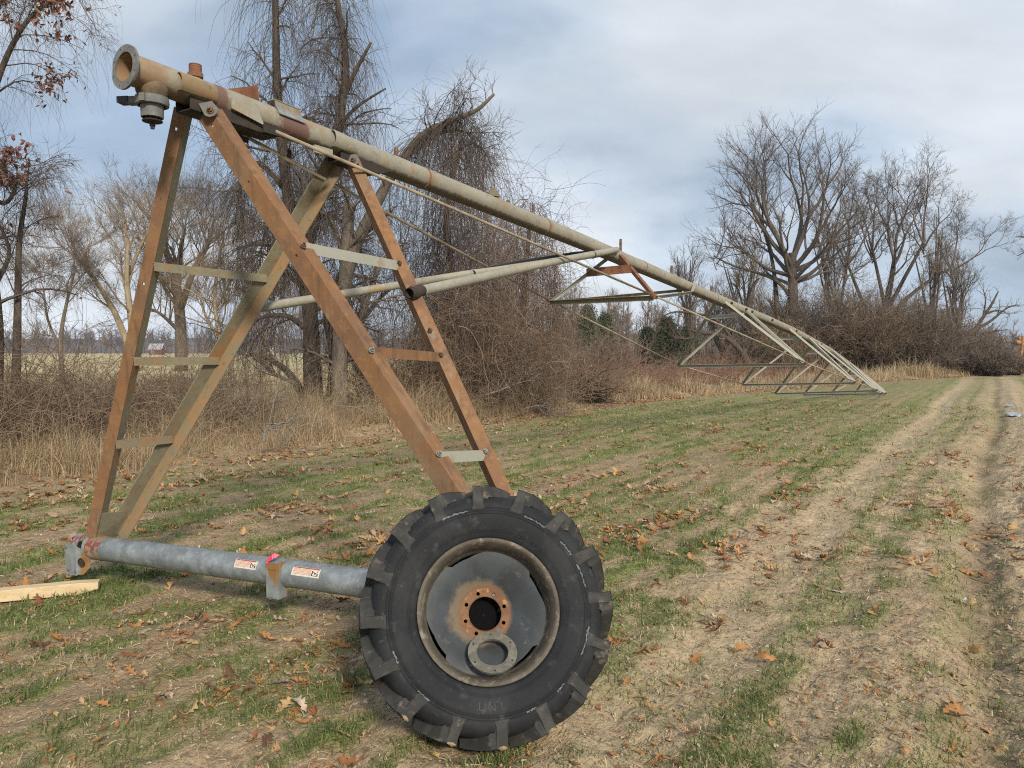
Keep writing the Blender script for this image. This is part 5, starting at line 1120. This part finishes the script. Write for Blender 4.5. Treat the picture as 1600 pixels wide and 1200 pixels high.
# ---- hedge: dry grass, bramble, brush ----
def hedge_pts(rg, n, u0, u1, o0, o1):
    u = rg.uniform(u0, u1, n); off = rg.uniform(o0, o1, n); x, y = xy(u, edge(u) - off); return x, y
def blades(b, rg, x, y, z, h, w, lean, segs=3, head=False):
    n = len(x); th = rg.uniform(0, 2 * np.pi, n); d = np.stack([np.cos(th), np.sin(th), 0 * th], -1); f = rg.uniform(0, 2 * np.pi, n); wdv = np.stack([np.cos(f), np.sin(f), 0 * f], -1); le = np.abs(rg.normal(0, lean, n))
    base = np.stack([x, y, z], -1); L_ = []
    for k in range(segs + 1):
        s = k / segs; c = base + (d * (le * h)[:, None] * s ** 1.8) + np.stack([0 * h, 0 * h, h * (s - .35 * np.minimum(le, 1.3) * s ** 2)], -1)
        if k < segs: hw = (w * (1 - s * .6))[:, None] / 2; L_ += [c - wdv * hw, c + wdv * hw]
        else: L_.append(c)
    v = np.stack(L_, 1); m = 2 * segs + 1; base_i = np.arange(n)[:, None] * m; q = []
    for k in range(segs - 1): q.append(np.stack([base_i[:, 0] + 2 * k, base_i[:, 0] + 2 * k + 1, base_i[:, 0] + 2 * k + 3, base_i[:, 0] + 2 * k + 2], -1))
    q = np.concatenate(q); t3 = np.stack([base_i[:, 0] + m - 3, base_i[:, 0] + m - 2, base_i[:, 0] + m - 1], -1)
    n0 = len(v.reshape(-1, 3)); b.raw(v, q)
    bb = MB(); return v.reshape(-1, 3), t3, q
def blade_obj(name, mat_, parts_, root=(0, 0, 0), kind='stuff'):
    vs, ts, qs = [], [], []; n = 0
    for v, t3, q in parts_: vs.append(v); ts.append(t3 + n); qs.append(q + n); n += len(v)
    b = MB(); b.raw(np.vstack(vs), np.vstack(qs)); b.raw(np.zeros((0, 3)), np.vstack(ts) - n)
    o = b.build(name, mat_, root=root); tag(o, kind=kind); return o
def tuft_field(rg, nt, per, u0, u1, o0, o1, h0, h1, w, spread=.15, lean=.75):
    x, y = hedge_pts(rg, nt, u0, u1, o0, o1); kp = vn(x * 1.1, y * 1.1, 9) > .32; x, y = x[kp], y[kp]; hh_ = rg.uniform(h0, h1, len(x)) * (.35 + 1.5 * vn(x * .9, y * .9, 19) ** 1.3)
    X = np.repeat(x, per) + rg.normal(0, spread, len(x) * per); Y = np.repeat(y, per) + rg.normal(0, spread, len(x) * per); Z = height(X, Y) - .01
    return blades(MB(), rg, X, Y, Z, np.repeat(hh_, per) * rg.uniform(.5, 1.15, len(X)), rg.uniform(.7, 1.3, len(X)) * w, lean)
rg = np.random.default_rng(501)
blade_obj('dry_grass', G_dry, [tuft_field(rg, 1700, 20, -4, 12, .3, 2.6, .28, .62, .0075), tuft_field(rg, 1300, 16, 10, 24, .5, 2.6, .3, .62, .010),
                              tuft_field(rg, 1900, 13, 22, 46, .3, 3, .4, .8, .018), tuft_field(rg, 1300, 12, 44, 90, .3, 3.5, .4, .9, .03, .25)])
blade_obj('meadow_grass', G_dry, [tuft_field(rg, 1500, 12, 2, 26, 6, 13, .3, .6, .016, .25), tuft_field(rg, 900, 10, 14, 40, 12, 30, .3, .7, .04, .4)])
def canes(rg, n, u0, u1, o0, o1, l0, l1, r0, r1, up=.9, g=.2, K=9, wig=.13, hmax=None):
    x, y = hedge_pts(rg, n, u0, u1, o0, o1); z = height(x, y); d = rg.normal(0, 1, (n, 3)) * (.8, .8, .3); d[:, 2] = np.abs(d[:, 2]) + up; ln_ = rg.uniform(l0, l1, n)
    ln_ = ln_ * (.55 + .9 * vn(x * .45, y * .45, 33))
    P, Rr = grow(rg, np.stack([x, y, z], -1), d, ln_, rg.uniform(r0, r1, n), K, wig, (0, 0, 0), .4, (0, 0, -g)); P[:, :, 2] = np.maximum(P[:, :, 2], z[:, None] - .02); return P, Rr
def twiggy(b, rg, pr, n, ln_, r, ang=.8, K=4): s, d, rr, t = spawn(rg, pr[0], pr[1], n, .2, 1, ang, .6, (0, 0, .1)); P, Rr = grow(rg, s, d, rg.uniform(.5, 1.3, len(s)) * ln_, np.clip(rr, r, 9), K, .2); tubes(b, P, Rr, 3); return P, Rr
def brush(name, mat_, specs, seed):
    rg = np.random.default_rng(seed); b = MB()
    for sp in specs:
        tw = sp.pop('tw', 3); tl = sp.pop('tl', .45); rr = sp.pop('rt', .003); pr = canes(rg, **sp); tubes(b, *pr, 3)
        if tw: twiggy(b, rg, pr, tw, tl, rr)
    o = b.build(name, mat_, smooth='all', root=(0, 0, 0)); tag(o, kind='stuff'); return o
brush('bramble_bank', T_brush, [dict(n=4800, u0=1, u1=9.9, o0=1.9, o1=5.2, l0=1.5, l1=3.3, r0=.0035, r1=.008, g=.32, wig=.17, tw=4, tl=.5), dict(n=700, u0=-3, u1=7, o0=2.6, o1=5.5, l0=2, l1=4, r0=.005, r1=.012, g=.2, tw=5, tl=.6)], 511)
brush('weed_stalks', G_dry, [dict(n=1500, u0=0, u1=12, o0=.5, o1=2.9, l0=.4, l1=1.5, r0=.0025, r1=.005, up=1.2, g=.22, wig=.18, tw=4, tl=.25, rt=.002), dict(n=1500, u0=12, u1=26, o0=.5, o1=3, l0=.4, l1=1.2, r0=.003, r1=.006, up=1.2, g=.22, wig=.18, tw=4, tl=.25, rt=.003)], 516)
brush('hedge_brush', T_brush, [dict(n=1100, u0=10.5, u1=15.5, o0=1.9, o1=5, l0=.35, l1=1.1, r0=.004, r1=.009, g=.3, tw=5, tl=.4), dict(n=2800, u0=14, u1=24, o0=.9, o1=4.5, l0=.9, l1=2.3, r0=.004, r1=.010, g=.3, wig=.17, tw=4, tl=.5, rt=.004)], 512)
brush('red_brush', T_red, [dict(n=3200, u0=22, u1=42, o0=1.4, o1=8, l0=.9, l1=2.2, r0=.007, r1=.014, g=.3, tw=4, tl=.5, rt=.006)], 513)
# shrubs and thickets on the right, each a thing
def shrub(lab, x, yb, yt, Y, wpx, seed, m, n=120, group='shrubs in the right-hand thicket', r=None):
    rg = np.random.default_rng(seed); base = at(x, yb, Y); base[2] = height(base[0:1], base[1:2])[0]; H = at(x, yt, Y)[2]; W_ = wpx / FPX * Y / 2; r = r or .00022 * Y
    th = rg.uniform(0, 6.28, n); st = base + np.stack([np.cos(th), np.sin(th), 0 * th], -1) * (rg.uniform(0, .45, n) * W_)[:, None]
    d = np.stack([np.cos(th) * W_ / H * 1.0, np.sin(th) * W_ / H * 1.0, np.ones(n)], -1) * rg.uniform(.5, 1.3, (n, 3))
    t = empty('shrub', base, lab, 'shrub', group); b = MB(); P, Rr = grow(rg, st, d, H * rg.uniform(.6, 1.15, n), np.full(n, r * 3), 8, .14, (0, 0, .05), .3, (0, 0, -.12)); P[:, :, 2] = np.maximum(P[:, :, 2], base[2] - .05); tubes(b, P, Rr, 4); b.build('stems', B_dark if m is not T_pale else B_pale, t, 'all')
    b = MB(); a = twiggy(b, rg, (P, Rr), 10, H * .30, r * 1.3, .75, 5); twiggy(b, rg, a, 6, H * .14, r, .8, 4); b.build('twigs', m, t, 'all'); return t
SH = [(905, 590, 540, 40, 70, 'grey-brown shrub below the first truss triangle', T_grey), (958, 588, 520, 36, 60, 'stumpy vine-covered shrub with one dark stem below the long truss rod', T_purple), (1000, 590, 556, 44, 60, 'low brown shrub right of the stumpy vine-covered one', T_grey), (1075, 592, 552, 50, 80, 'twiggy shrub behind the second truss triangle', T_dark), (1130, 592, 525, 54, 90, 'dense brown shrub left of the tallest oak trunk', T_grey),
      (1195, 592, 470, 58, 80, 'dark shrub close against the tallest oak trunk', T_dark), (1275, 592, 455, 56, 90, 'tall brushy shrub just right of the tallest oak trunk', T_grey), (1325, 590, 440, 52, 90, 'greyish feathery shrub under the domed tree', T_grey), (1355, 590, 470, 50, 80, 'warm brown shrub above the field edge right of the span end', T_brush), (1400, 588, 468, 52, 95, 'largest bushy brown thicket shrub right of centre', T_grey),
      (1445, 588, 482, 50, 80, 'brown shrub under the straight slim tree', T_grey), (1480, 587, 500, 54, 80, 'dull brown rounded shrub before the short grey tree', T_brush), (1520, 586, 522, 52, 80, 'grey-brown drooping shrub at the thicket end', T_grey), (1550, 585, 545, 50, 60, 'low tangled shrub right of the dead tree foot', T_grey), (1580, 583, 552, 52, 50, 'lowest shrub at the right frame edge', T_brush), (1230, 592, 500, 50, 70, 'thin shrub before the tallest oak trunk', T_brush)]
for i, (x, yb, yt, Y, w_, lab, m) in enumerate(SH): shrub(lab, x, yb, yt, Y, w_, 600 + i, m, 80)
# stump with dark stem at (955,560)
# dark hollow: its shade put into a clump of near-black twigs
def heap(lab, x, y, Y, wpx, hpx, seed, m, name='hedge_hollow'):
    rg = np.random.default_rng(seed); c = at(x, y + hpx / 2, Y); c[2] = gz(c[0], c[1]); n = 420; W_ = wpx / FPX * Y / 2; H = hpx / FPX * Y * 1.15; th = rg.uniform(0, 6.28, n); rr = rg.uniform(0, 1, n) ** .5 * W_
    st = c + np.stack([np.cos(th) * rr, np.sin(th) * rr * .7, rg.uniform(0, 1, n) * H * (1 - (rr / W_) ** 2)], -1); P, Rr = grow(rg, st, rg.normal(0, 1, (n, 3)) * (1, 1, .35), rg.uniform(.5, 1.3, n), rg.uniform(.006, .02, n), 6, .2, (0, 0, -.03)); P[:, :, 2] = np.maximum(P[:, :, 2], c[2] - .02)
    b = MB(); tubes(b, P, Rr, 4); tag(b.build(name, m, root=c, smooth='all'), lab, 'hedge hollow')
heap('dark hollow painted as black twigs in the reddish scrub below the first truss', 905, 606, 23.6, 70, 34, 41, twigmat('hollow_shade_twigs', [(.035, .025, .022), (.06, .045, .038), (.028, .02, .02), (.12, .09, .07)]))
# dead pale fallen branches lying in the brush
def deadfall(lab, px, Y, seed, r=.04):
    P = smooth_path([at(x, y, Y) for x, y in px], 16); rg = np.random.default_rng(seed); b = MB(); b.tube(P, np.linspace(r, r * .3, 16), 7); Rr = np.linspace(r, r * .3, 16)
    branches(b, rg, (P[None], Rr[None]), [dict(n=12, t0=.2, ang=.8, len=1.1, rf=.5, rmin=.008, K=6, wig=.2, bias=(0, 0, .4)), dict(n=5, ang=.8, len=.5, rf=.5, rmin=.005, K=4, wig=.2)])
    tag(b.build('fallen_branch', B_dead, root=P[0] * (1, 1, 0), smooth='all'), lab, 'fallen branch')
deadfall('bleached fallen branch with many twigs lying in the scrub under the second truss triangle', [(1130, 606), (1090, 600), (1060, 596), (1035, 585)], 31, 1, .06)
deadfall('pale fallen branch curving through the hedge right of the thin orange leg', [(745, 620), (775, 612), (805, 600), (830, 594)], 18.4, 2, .03)
deadfall('grey fallen branch with forked twigs at the meadow edge left of the forked trunk', [(465, 600), (430, 585), (400, 560), (375, 553)], 19.5, 3, .06)
deadfall('small broken branch lying on leaves at the hedge foot', [(815, 640), (840, 634), (862, 641)], 18.8, 4, .02)
deadfall('sun-bleached curved branch end standing in the dry grass behind the olive leg', [(412, 690), (415, 672), (425, 662), (435, 664)], 11.8, 5, .03)
# mossy fallen trunk in the meadow
P = smooth_path([at(492, 668, 19.4), at(470, 612, 20.3), at(448, 580, 21.5), at(418, 560, 22.5), at(388, 553, 24)], 16); b = MB(); b.tube(P, np.linspace(.14, .05, 16), 9); tag(b.build('fallen_tree', mat('mossy_bark', (.14, .13, .07), [((.30, .33, .06), 5, .5, .62, .8), ((.09, .07, .05), 9, .45, .6, .8)], rough=1, spec=0), root=P[0] * (1, 1, 0), smooth='all'), 'mossy dead trunk leaning over the meadow just left of the forked tree', 'fallen trunk')

# ---- far things in the left meadow ----
def gable(c, w_, dp, h, rh, mw, mr, name, lab, cat):
    t = empty(name, c, lab, cat); b = MB(); x0, x1, y0, y1, z = c[0] - w_ / 2, c[0] + w_ / 2, c[1], c[1] + dp, -.2
    v = [(x0, y0, z), (x1, y0, z), (x1, y1, z), (x0, y1, z), (x0, y0, h), (x1, y0, h), (x1, y1, h), (x0, y1, h), (x0, (y0 + y1) / 2, h + rh), (x1, (y0 + y1) / 2, h + rh)]
    b.add(v, [(0, 1, 5, 4), (1, 2, 6, 9, 5), (2, 3, 7, 6), (3, 0, 4, 8, 7)]); b.build('wall', mw, t)
    b = MB(); o = .4; ym = (y0 + y1) / 2
    for sy, yy in ((-1, y0), (1, y1)):
        e = yy + sy * o; b.poly([(x0 - o, e, h - o * rh / (dp / 2)), (x1 + o, e, h - o * rh / (dp / 2)), (x1 + o, ym, h + rh), (x0 - o, ym, h + rh)], (0, 0, 1), .15)
    b.build('roof', mr, t)
    b = MB(); b.box((c[0] - w_ * .2, y0 - .05, h * .38), ((1, 0, 0), (0, 1, 0), (0, 0, 1)), (w_ * .25, .1, h * .8)); b.build('door', M['galv'], t)
gable(V((243 - 800) / FPX * 330, 330, 0), 5.4, 3.4, 2.6, 2.0, mat('barn_red', (.16, .05, .045), rough=.9), mat('pale_roof_sheet', (.38, .385, .40), rough=.5), 'barn', 'small red barn with a pale grey roof far off between the left legs', 'barn')
gable(V((419 - 800) / FPX * 380, 380, 0), 4.5, 4, 2.4, .8, mat('shed_white', (.75, .76, .78), rough=.8), mat('shed_roof', (.6, .6, .62), rough=.6), 'shed', 'tiny white shed far across the meadow beside a pole', 'shed')
pz = V((411 - 800) / FPX * 360, 360, 0); b = MB(); b.tube([pz, pz + (0, 0, 10.5)], [.2, .13], 8); b.box(pz + (0, 0, 9.8), ((1, 0, 0), (0, 1, 0), (0, 0, 1)), (2.2, .12, .15)); tag(b.build('utility_pole', mat('grey_pole', (.45, .42, .38), rough=.9), root=pz), 'pale utility pole standing far across the meadow', 'utility pole')
# wire crossing the sky at right
b = MB(); a0, a1 = at(1330, 478, 150), at(1720, 462, 90); pts = [a0 + (a1 - a0) * s - V(0, 0, 1) * 4 * s * (1 - s) * 1.2 for s in np.linspace(0, 1, 30)]; b.tube(pts, .03, 5); tag(b.build('overhead_wire', M['black'], root=a0), 'thin overhead wire low in the sky above the right woods', 'wire')
# rusty log pile end at right edge
b = MB(); lc = at(1594, 536, 54); b.tube([lc + V(-.35, 0, 0), lc + V(.9, .5, .1)], [.16, .2], 9); b.tube([lc + V(-.1, .1, .3), lc + V(.9, .6, .35)], [.12, .14], 9); b.tube([lc + V(.1, 0, -.9), lc + V(.25, .1, .5)], [.1, .08], 8); tag(b.build('cut_stump', mat('orange_cut_wood', (.42, .22, .10), [((.25, .13, .07), 6, .45, .6, .8)], rough=.9), root=lc), 'orange-brown broken stump at the right frame edge', 'stump')

# ---- the air over the fields ----
def haze():
    b = MB(); b.box((0, 0, 12.6), ((1, 0, 0), (0, 1, 0), (0, 0, 1)), (2020, 2020, 28.6)); m = bpy.data.materials.new('field_haze'); m.use_nodes = True; t = m.node_tree; t.nodes.clear()
    o = t.nodes.new('ShaderNodeOutputMaterial'); v = t.nodes.new('ShaderNodeVolumePrincipled'); v.inputs['Color'].default_value = (.80, .87, .97, 1); v.inputs['Density'].default_value = .00032; v.inputs['Anisotropy'].default_value = .2
    t.links.new(v.outputs[0], o.inputs['Volume']); tag(b.build('haze', m, root=(0, 0, 0)), kind='stuff')
haze()
# ------------------------------------------------------------------ field cover: young grass, straw, clods, leaves
rg = np.random.default_rng(801)
def field_samples(rg, n, r0, r1, dens, half=42):
    "points thinning with distance so that the picture is evenly covered"
    r = np.exp(rg.uniform(np.log(r0), np.log(r1), n)); a = R(1) * rg.uniform(-half, half, n); x = r * np.sin(a); y = r * np.cos(a); u, v = uv(x, y)
    k = (rg.uniform(0, 1, n) < dens(x, y, r)) & (v > edge(u) + .1); return x[k], y[k], r[k]
def green(n, r0, r1, hh, seed, dry=False):
    rg = np.random.default_rng(seed)
    den = (lambda x, y, r: (grassiness(x, y) ** 1.3 * (.25 + 1.1 * vn(x * 7, y * 7, 91)))) if not dry else (lambda x, y, r: .3 + .5 * grassiness(x, y))
    x, y, r = field_samples(rg, n, r0, r1, den); per = 5
    X = np.repeat(x, per) + rg.normal(0, .012, len(x) * per) * (1 + np.repeat(r, per) * .25); Y = np.repeat(y, per) + rg.normal(0, .012, len(x) * per) * (1 + np.repeat(r, per) * .25); rr = np.repeat(r, per)
    Z = height(X, Y) - .003; h = rg.uniform(.35, 1.15, len(X)) * hh; w = .0028 + .0006 * rr
    return blades(MB(), rg, X, Y, Z, h, w * rg.uniform(.6, 1.3, len(X)), .95)
G_green = hue_island(mat('young_grass', (.1, .2, .04), rough=.7, spec=.25, trans=.3), [(.085, .145, .032), (.125, .195, .048), (.19, .24, .08), (.10, .155, .042), (.34, .31, .16), (.14, .17, .06)])
G_straw = hue_island(mat('dry_straw', (.4, .3, .2), rough=.9, spec=.1), [(.46, .37, .23), (.36, .27, .16), (.58, .48, .32), (.28, .20, .12)])
blade_obj('young_grass', G_green, [green(46000, 1.6, 7, .058, 811), green(40000, 6, 26, .065, 812)])
blade_obj('dead_grass', G_straw, [green(3000, 1.6, 9, .05, 813, True), green(3500, 8, 26, .06, 814, True)])
# straw and stalk bits lying flat
def chips(n, r0, r1, l0, l1, w, seed, flat=.25, hump=.004):
    rg = np.random.default_rng(seed); x, y, r = field_samples(rg, n, r0, r1, lambda x, y, r: .4 + .6 * vn(x * 3, y * 3, 7)); n = len(x); th = rg.uniform(0, 6.28, n); d = np.stack([np.cos(th), np.sin(th), rg.normal(0, flat, n)], -1); s = np.stack([-np.sin(th), np.cos(th), rg.normal(0, .5, n)], -1)
    L_ = rg.uniform(l0, l1, n) * (1 + r * .06); W_ = w * (1 + r * .12) * rg.uniform(.6, 1.4, n); c = np.stack([x, y, height(x, y) + hump + np.abs(d[:, 2]) * L_ / 2], -1)
    v = np.stack([c - d * L_[:, None] / 2 - s * W_[:, None] / 2, c - d * L_[:, None] / 2 + s * W_[:, None] / 2, c + V(0, 0, .003) + s * W_[:, None] * .6, c + d * L_[:, None] / 2 + s * W_[:, None] / 3, c + d * L_[:, None] / 2 - s * W_[:, None] / 3, c + V(0, 0, .003) - s * W_[:, None] * .5], 1)
    i = np.arange(n)[:, None] * 6; q = np.concatenate([i + np.array([0, 1, 2, 5]), i + np.array([5, 2, 3, 4])]); return v.reshape(-1, 3), q
b = MB()
for a in (chips(10000, 1.5, 12, .012, .05, .002, 821), chips(9000, 1.5, 10, .006, .016, .005, 822)): b.raw(*a)
tag(b.build('straw_litter', G_straw, root=(0, 0, 0)), kind='stuff')
# crumbs of soil and small stones
def clods(n, r0, r1, s0, s1, seed, dens):
    rg = np.random.default_rng(seed); x, y, r = field_samples(rg, n, r0, r1, dens); n = len(x); s = rg.uniform(s0, s1, n) * (1 + r * .05); ic = np.array([[1, 0, 0], [-1, 0, 0], [0, 1, 0], [0, -1, 0], [0, 0, .8], [0, 0, -.6]], float)
    v = np.stack([x, y, height(x, y) + s * .25], -1)[:, None] + (ic[None] * rg.uniform(.6, 1.25, (n, 6, 1))) * s[:, None, None]; f = np.array([[0, 2, 4], [2, 1, 4], [1, 3, 4], [3, 0, 4], [2, 0, 5], [1, 2, 5], [3, 1, 5], [0, 3, 5]]); return v.reshape(-1, 3), (np.arange(n)[:, None, None] * 6 + f[None]).reshape(-1, 3)
b = MB()
for a in (clods(26000, 1.5, 9, .0025, .008, 831, lambda x, y, r: .25 + .7 * vn(x * 2, y * 2, 3)), clods(9000, 1.6, 12, .005, .016, 832, lambda x, y, r: np.exp(-((uv(x, y)[1] - .3) / .7) ** 2) + .06)): b.raw(*a)
tag(b.build('soil_crumbs', hue_island(mat('soil_crumb', (.3, .2, .1), rough=1, spec=.05), [(.26, .185, .115), (.36, .275, .175), (.20, .14, .09), (.44, .345, .23)]), root=(0, 0, 0), smooth=False), kind='stuff')

# oak leaves ------------------------------------------------
def oak_leaf(rg, ln_=.14, curl=.5, fold=.5, twist=.4):
    n = 15; s = np.linspace(0, 1, n); env = np.sin(np.pi * np.clip(s * .93 + .04, 0, 1)) ** .8 * (.6 + .65 * s); lob = .62 + .38 * np.cos(s * 2 * np.pi * 3.6 + 2.4); lob2 = .62 + .38 * np.cos(s * 2 * np.pi * 3.6 + 2.4 + rg.uniform(-.6, .6))
    wl = ln_ * .33 * env * lob * rg.uniform(.85, 1.15, n) + .001; wr = ln_ * .33 * env * lob2 * rg.uniform(.85, 1.15, n) + .001
    a = (s - .35) * curl; x = ln_ * s; z = -ln_ * curl * (s - .4) ** 2 * 1.2; vs = []
    for i in range(n):
        tw = twist * (s[i] - .5); fo = fold * (1 + .5 * rg.normal(0, .3))
        c = np.array([x[i] * (1 - .12 * abs(curl)), 0, z[i]])
        for sg, w_ in ((1, wl[i]), (1, wl[i] * .5), (0, 0), (-1, wr[i] * .5), (-1, wr[i])):
            e = fo * (w_ / (ln_ * .33)); vs.append(c + np.array([.25 * w_ * (1 if w_ else 0), sg * w_ * math.cos(e + tw * sg), w_ * math.sin(e * .9 + tw * sg) + rg.normal(0, .0012)]))
    f = [(i * 5 + j, i * 5 + j + 1, (i + 1) * 5 + j + 1, (i + 1) * 5 + j) for i in range(n - 1) for j in range(4)]
    b_ = len(vs); st = [np.array([-.22 * ln_, .0, .004]), np.array([-.22 * ln_, .0016, .004]), np.array([0, .001, 0]), np.array([0, -.001, 0])]; vs += st; f.append((b_, b_ + 1, b_ + 2, b_ + 3))
    vs = np.array(vs); vs[:, 2] -= np.percentile(vs[:, 2], 12); return vs, f
LV = []
rgl = np.random.default_rng(900)
for i in range(9): LV.append(oak_leaf(rgl, 1.0 * .13, rgl.uniform(-.6, .9), rgl.uniform(-.2, 1.15), rgl.uniform(-.8, .8)))
KINDS_ = [('pale tan', (.60, .40, .19)), ('orange-brown', (.45, .225, .085)), ('red-brown', (.30, .12, .055)), ('dark brown', (.16, .085, .05)), ('bleached grey-tan', (.52, .43, .33))]
LM = []
for nm_, c in KINDS_:
    m = mat(nm_.replace(' ', '_').replace('-', '_') + '_leaf', c, [(tuple(x * .6 for x in c), 30, .45, .65, .6), (tuple(min(1, x * 1.35) for x in c), 16, .5, .7, .6)], rough=.75, spec=.25, trans=.15); LM.append(m)
leaf_me = {}
for vi, (vs, f) in enumerate(LV):
    for ki in range(len(KINDS_)):
        if rgl.uniform() < .75 or vi < 2:
            me = bpy.data.meshes.new('fallen_leaf'); me.from_pydata([tuple(v) for v in vs], [], f); me.materials.append(LM[ki]); me.polygons.foreach_set('use_smooth', [True] * len(me.polygons)); leaf_me.setdefault(ki, []).append(me)
# clusters strung along the rows and ruts
def leaf_positions(n, seed, r0, r1, half=40):
    rg = np.random.default_rng(seed); X, Y = [], []
    while len(X) < n:
        r = math.exp(rg.uniform(math.log(r0), math.log(r1))); a = R(rg.uniform(-half, half)); x, y = r * math.sin(a), r * math.cos(a); u, v = uv(x, y)
        if v < edge(u) + .2: continue
        p = sm(fbm(u * .8, v * 1.8, 61, 3), .42, .68) + .12 + (.5 if v < edge(u) + 1.6 else 0)
        if rg.uniform() > p * (.7 if v < -1.7 else .3): continue
        k = 1 + int(rg.exponential(2.4) * (1.6 if r < 8 else 1.2))
        du = rg.normal(0, .16, k) * (1 + r * .02); dv = rg.normal(0, .06, k) * (1 + r * .02)
        for i in range(k): xx, yy = xy(u + du[i], v + dv[i]); X.append(xx); Y.append(yy)
    return np.array(X[:n]), np.array(Y[:n])
def zone(x, y):
    p = pix(V(x, y, 0)); u, v = uv(x, y)
    if x * x + y * y > 64: return 'on the field beyond the base beam, far from the wheel' if p[0] < 1000 else 'on the field well beyond the wheel at right'
    if v > -.9 and p[0] > 1150: return 'lying in the rut at the right'
    if p[0] > 960: return 'on the soil right of the wheel'
    if y > 4.2 and p[0] < 600: return 'on the ground near the base beam'
    if p[0] < 560: return 'in the grass left of the wheel'
    return 'close to the foot of the wheel'
HX = [(102, 986), (150, 1030), (205, 1042), (320, 972), (300, 985), (455, 1000), (390, 1072), (405, 1132), (430, 1140), (455, 1110), (465, 1120), (540, 1185), (240, 1100), (60, 950), (95, 935), (120, 925), (560, 1060), (575, 1065), (965, 1010), (975, 1000), (955, 1020), (1190, 945), (1200, 935), (1195, 1038), (1300, 1010), (1535, 890), (1550, 895), (1500, 935), (1510, 1005), (1495, 1055), (1480, 1120), (1500, 1115), (1520, 1130), (1365, 965), (1140, 965), (1050, 910), (1010, 850), (1275, 920), (1110, 985), (1085, 1150), (345, 1100), (220, 960)]
xs, ys, seedl = [], [], np.random.default_rng(77)
for px, py in HX:
    g = gpt(px, py)
    for k in range(seedl.integers(1, 4)): xs.append(g[0] + seedl.normal(0, .045)); ys.append(g[1] + seedl.normal(0, .045))
lx, ly = leaf_positions(300 - len(xs), 903, 1.9, 9.5)
lx = np.concatenate([xs, lx]); ly = np.concatenate([ys, ly])
kw = np.array([.24, .36, .19, .12, .09])
for i in range(len(lx)):
    ki = int(rgl.choice(5, p=kw)); me = leaf_me[ki][int(rgl.integers(len(leaf_me[ki])))]; o = bpy.data.objects.new('fallen_leaf', me); COL.objects.link(o)
    r_ = math.hypot(lx[i], ly[i]); s = rgl.uniform(.55, 1.15) * (1.0 if i < len(xs) else .85); o.scale = (s, s * rgl.uniform(.7, 1.1), s * rgl.uniform(.8, 1.5)); o.location = (lx[i], ly[i], gz(lx[i], ly[i]) + .012)
    o.rotation_euler = (rgl.normal(0, .35) + (math.pi if rgl.uniform() < .3 else 0), rgl.normal(0, .3), rgl.uniform(0, 6.28))
    tag(o, f'{KINDS_[ki][0]} fallen oak leaf {zone(lx[i], ly[i])}', 'leaf', f'{KINDS_[ki][0]} leaves {zone(lx[i], ly[i])}')
def leaf_mass(n, seed, r0, r1, name, band=None, size=1.):
    rg = np.random.default_rng(seed)
    if band is None: x, y = leaf_positions(n, seed, r0, r1)
    else: x, y = hedge_pts(rg, n, *band)
    n = len(x)
    for ki in range(4):
        sel = rg.choice(5, n, p=kw) == ki if ki else rg.uniform(0, 1, n) < .5
    b = MB(); vi = rg.integers(0, len(LV), n); th = rg.uniform(0, 6.28, n); S_ = rg.uniform(.6, 1.1, n) * size; tx = rg.normal(0, .35, n)
    for k in range(len(LV)):
        vs, f = LV[k]; vs = vs[:75]; f4 = np.array([q for q in f if max(q) < 75]); sel = np.where(vi == k)[0]; m = len(sel)
        if not m: continue
        c, s = np.cos(th[sel])[:, None], np.sin(th[sel])[:, None]; v = vs[None] * S_[sel][:, None, None]; Xv = v[..., 0] * c - v[..., 1] * s; Yv = v[..., 0] * s + v[..., 1] * c; Zv = v[..., 2] * 1.2 + v[..., 0] * tx[sel][:, None] * .5
        P = np.stack([Xv + x[sel][:, None], Yv + y[sel][:, None], Zv + (height(x[sel], y[sel]) + .012)[:, None]], -1)
        b.raw(P.reshape(-1, 3), (np.arange(m)[:, None, None] * 75 + f4[None]).reshape(-1, 4))
    o = b.build(name, hue_island(mat(name + '_material', (.4, .2, .1), rough=.8, spec=.2, trans=.12), [KINDS_[0][1], KINDS_[1][1], (.36, .17, .07), KINDS_[2][1], KINDS_[4][1], (.50, .28, .12)]), root=(0, 0, 0), smooth='all'); tag(o, kind='stuff')
leaf_mass(3200, 911, 6, 34, 'leaf_litter'); leaf_mass(2600, 915, 2, 16, 'leaf_fragments', None, .38)
leaf_mass(1800, 912, 0, 0, 'hedge_leaf_litter', (0, 26, -.6, 2.2)); leaf_mass(1400, 913, 0, 0, 'hedge_leaf_litter', (22, 70, -.3, 1.0), 1.4)
leaf_mass(1500, 914, 0, 0, 'meadow_leaf_litter', (8, 22, 5, 12), 1.2)
# frozen puddles in the wheel tracks
ICE = mat('thin_ice', (.62, .68, .74), [((.40, .43, .46), 8, .5, .65, .7)], rough=.12, spec=.8)
for k, (px, py, a_, w_) in enumerate(((1481, 633, .55, .16), (1582, 636, .5, .17), (1589, 649, .75, .24), (1505, 927, .045, .018))):
    c = gpt(px, py); rg = np.random.default_rng(950 + k); n = 18; pts = []
    for j in range(n): t = 2 * math.pi * j / n; rr = rg.uniform(.75, 1.15); pts.append(c + (D3 * math.cos(t) * a_ + N3 * math.sin(t) * w_) * rr)
    pts = np.array(pts); pts[:, 2] = height(pts[:, 0], pts[:, 1]).max() - .012; b = MB(); b.poly(pts, (0, 0, -1), .03); tag(b.build('ice_puddle', ICE, root=c), kind='structure')
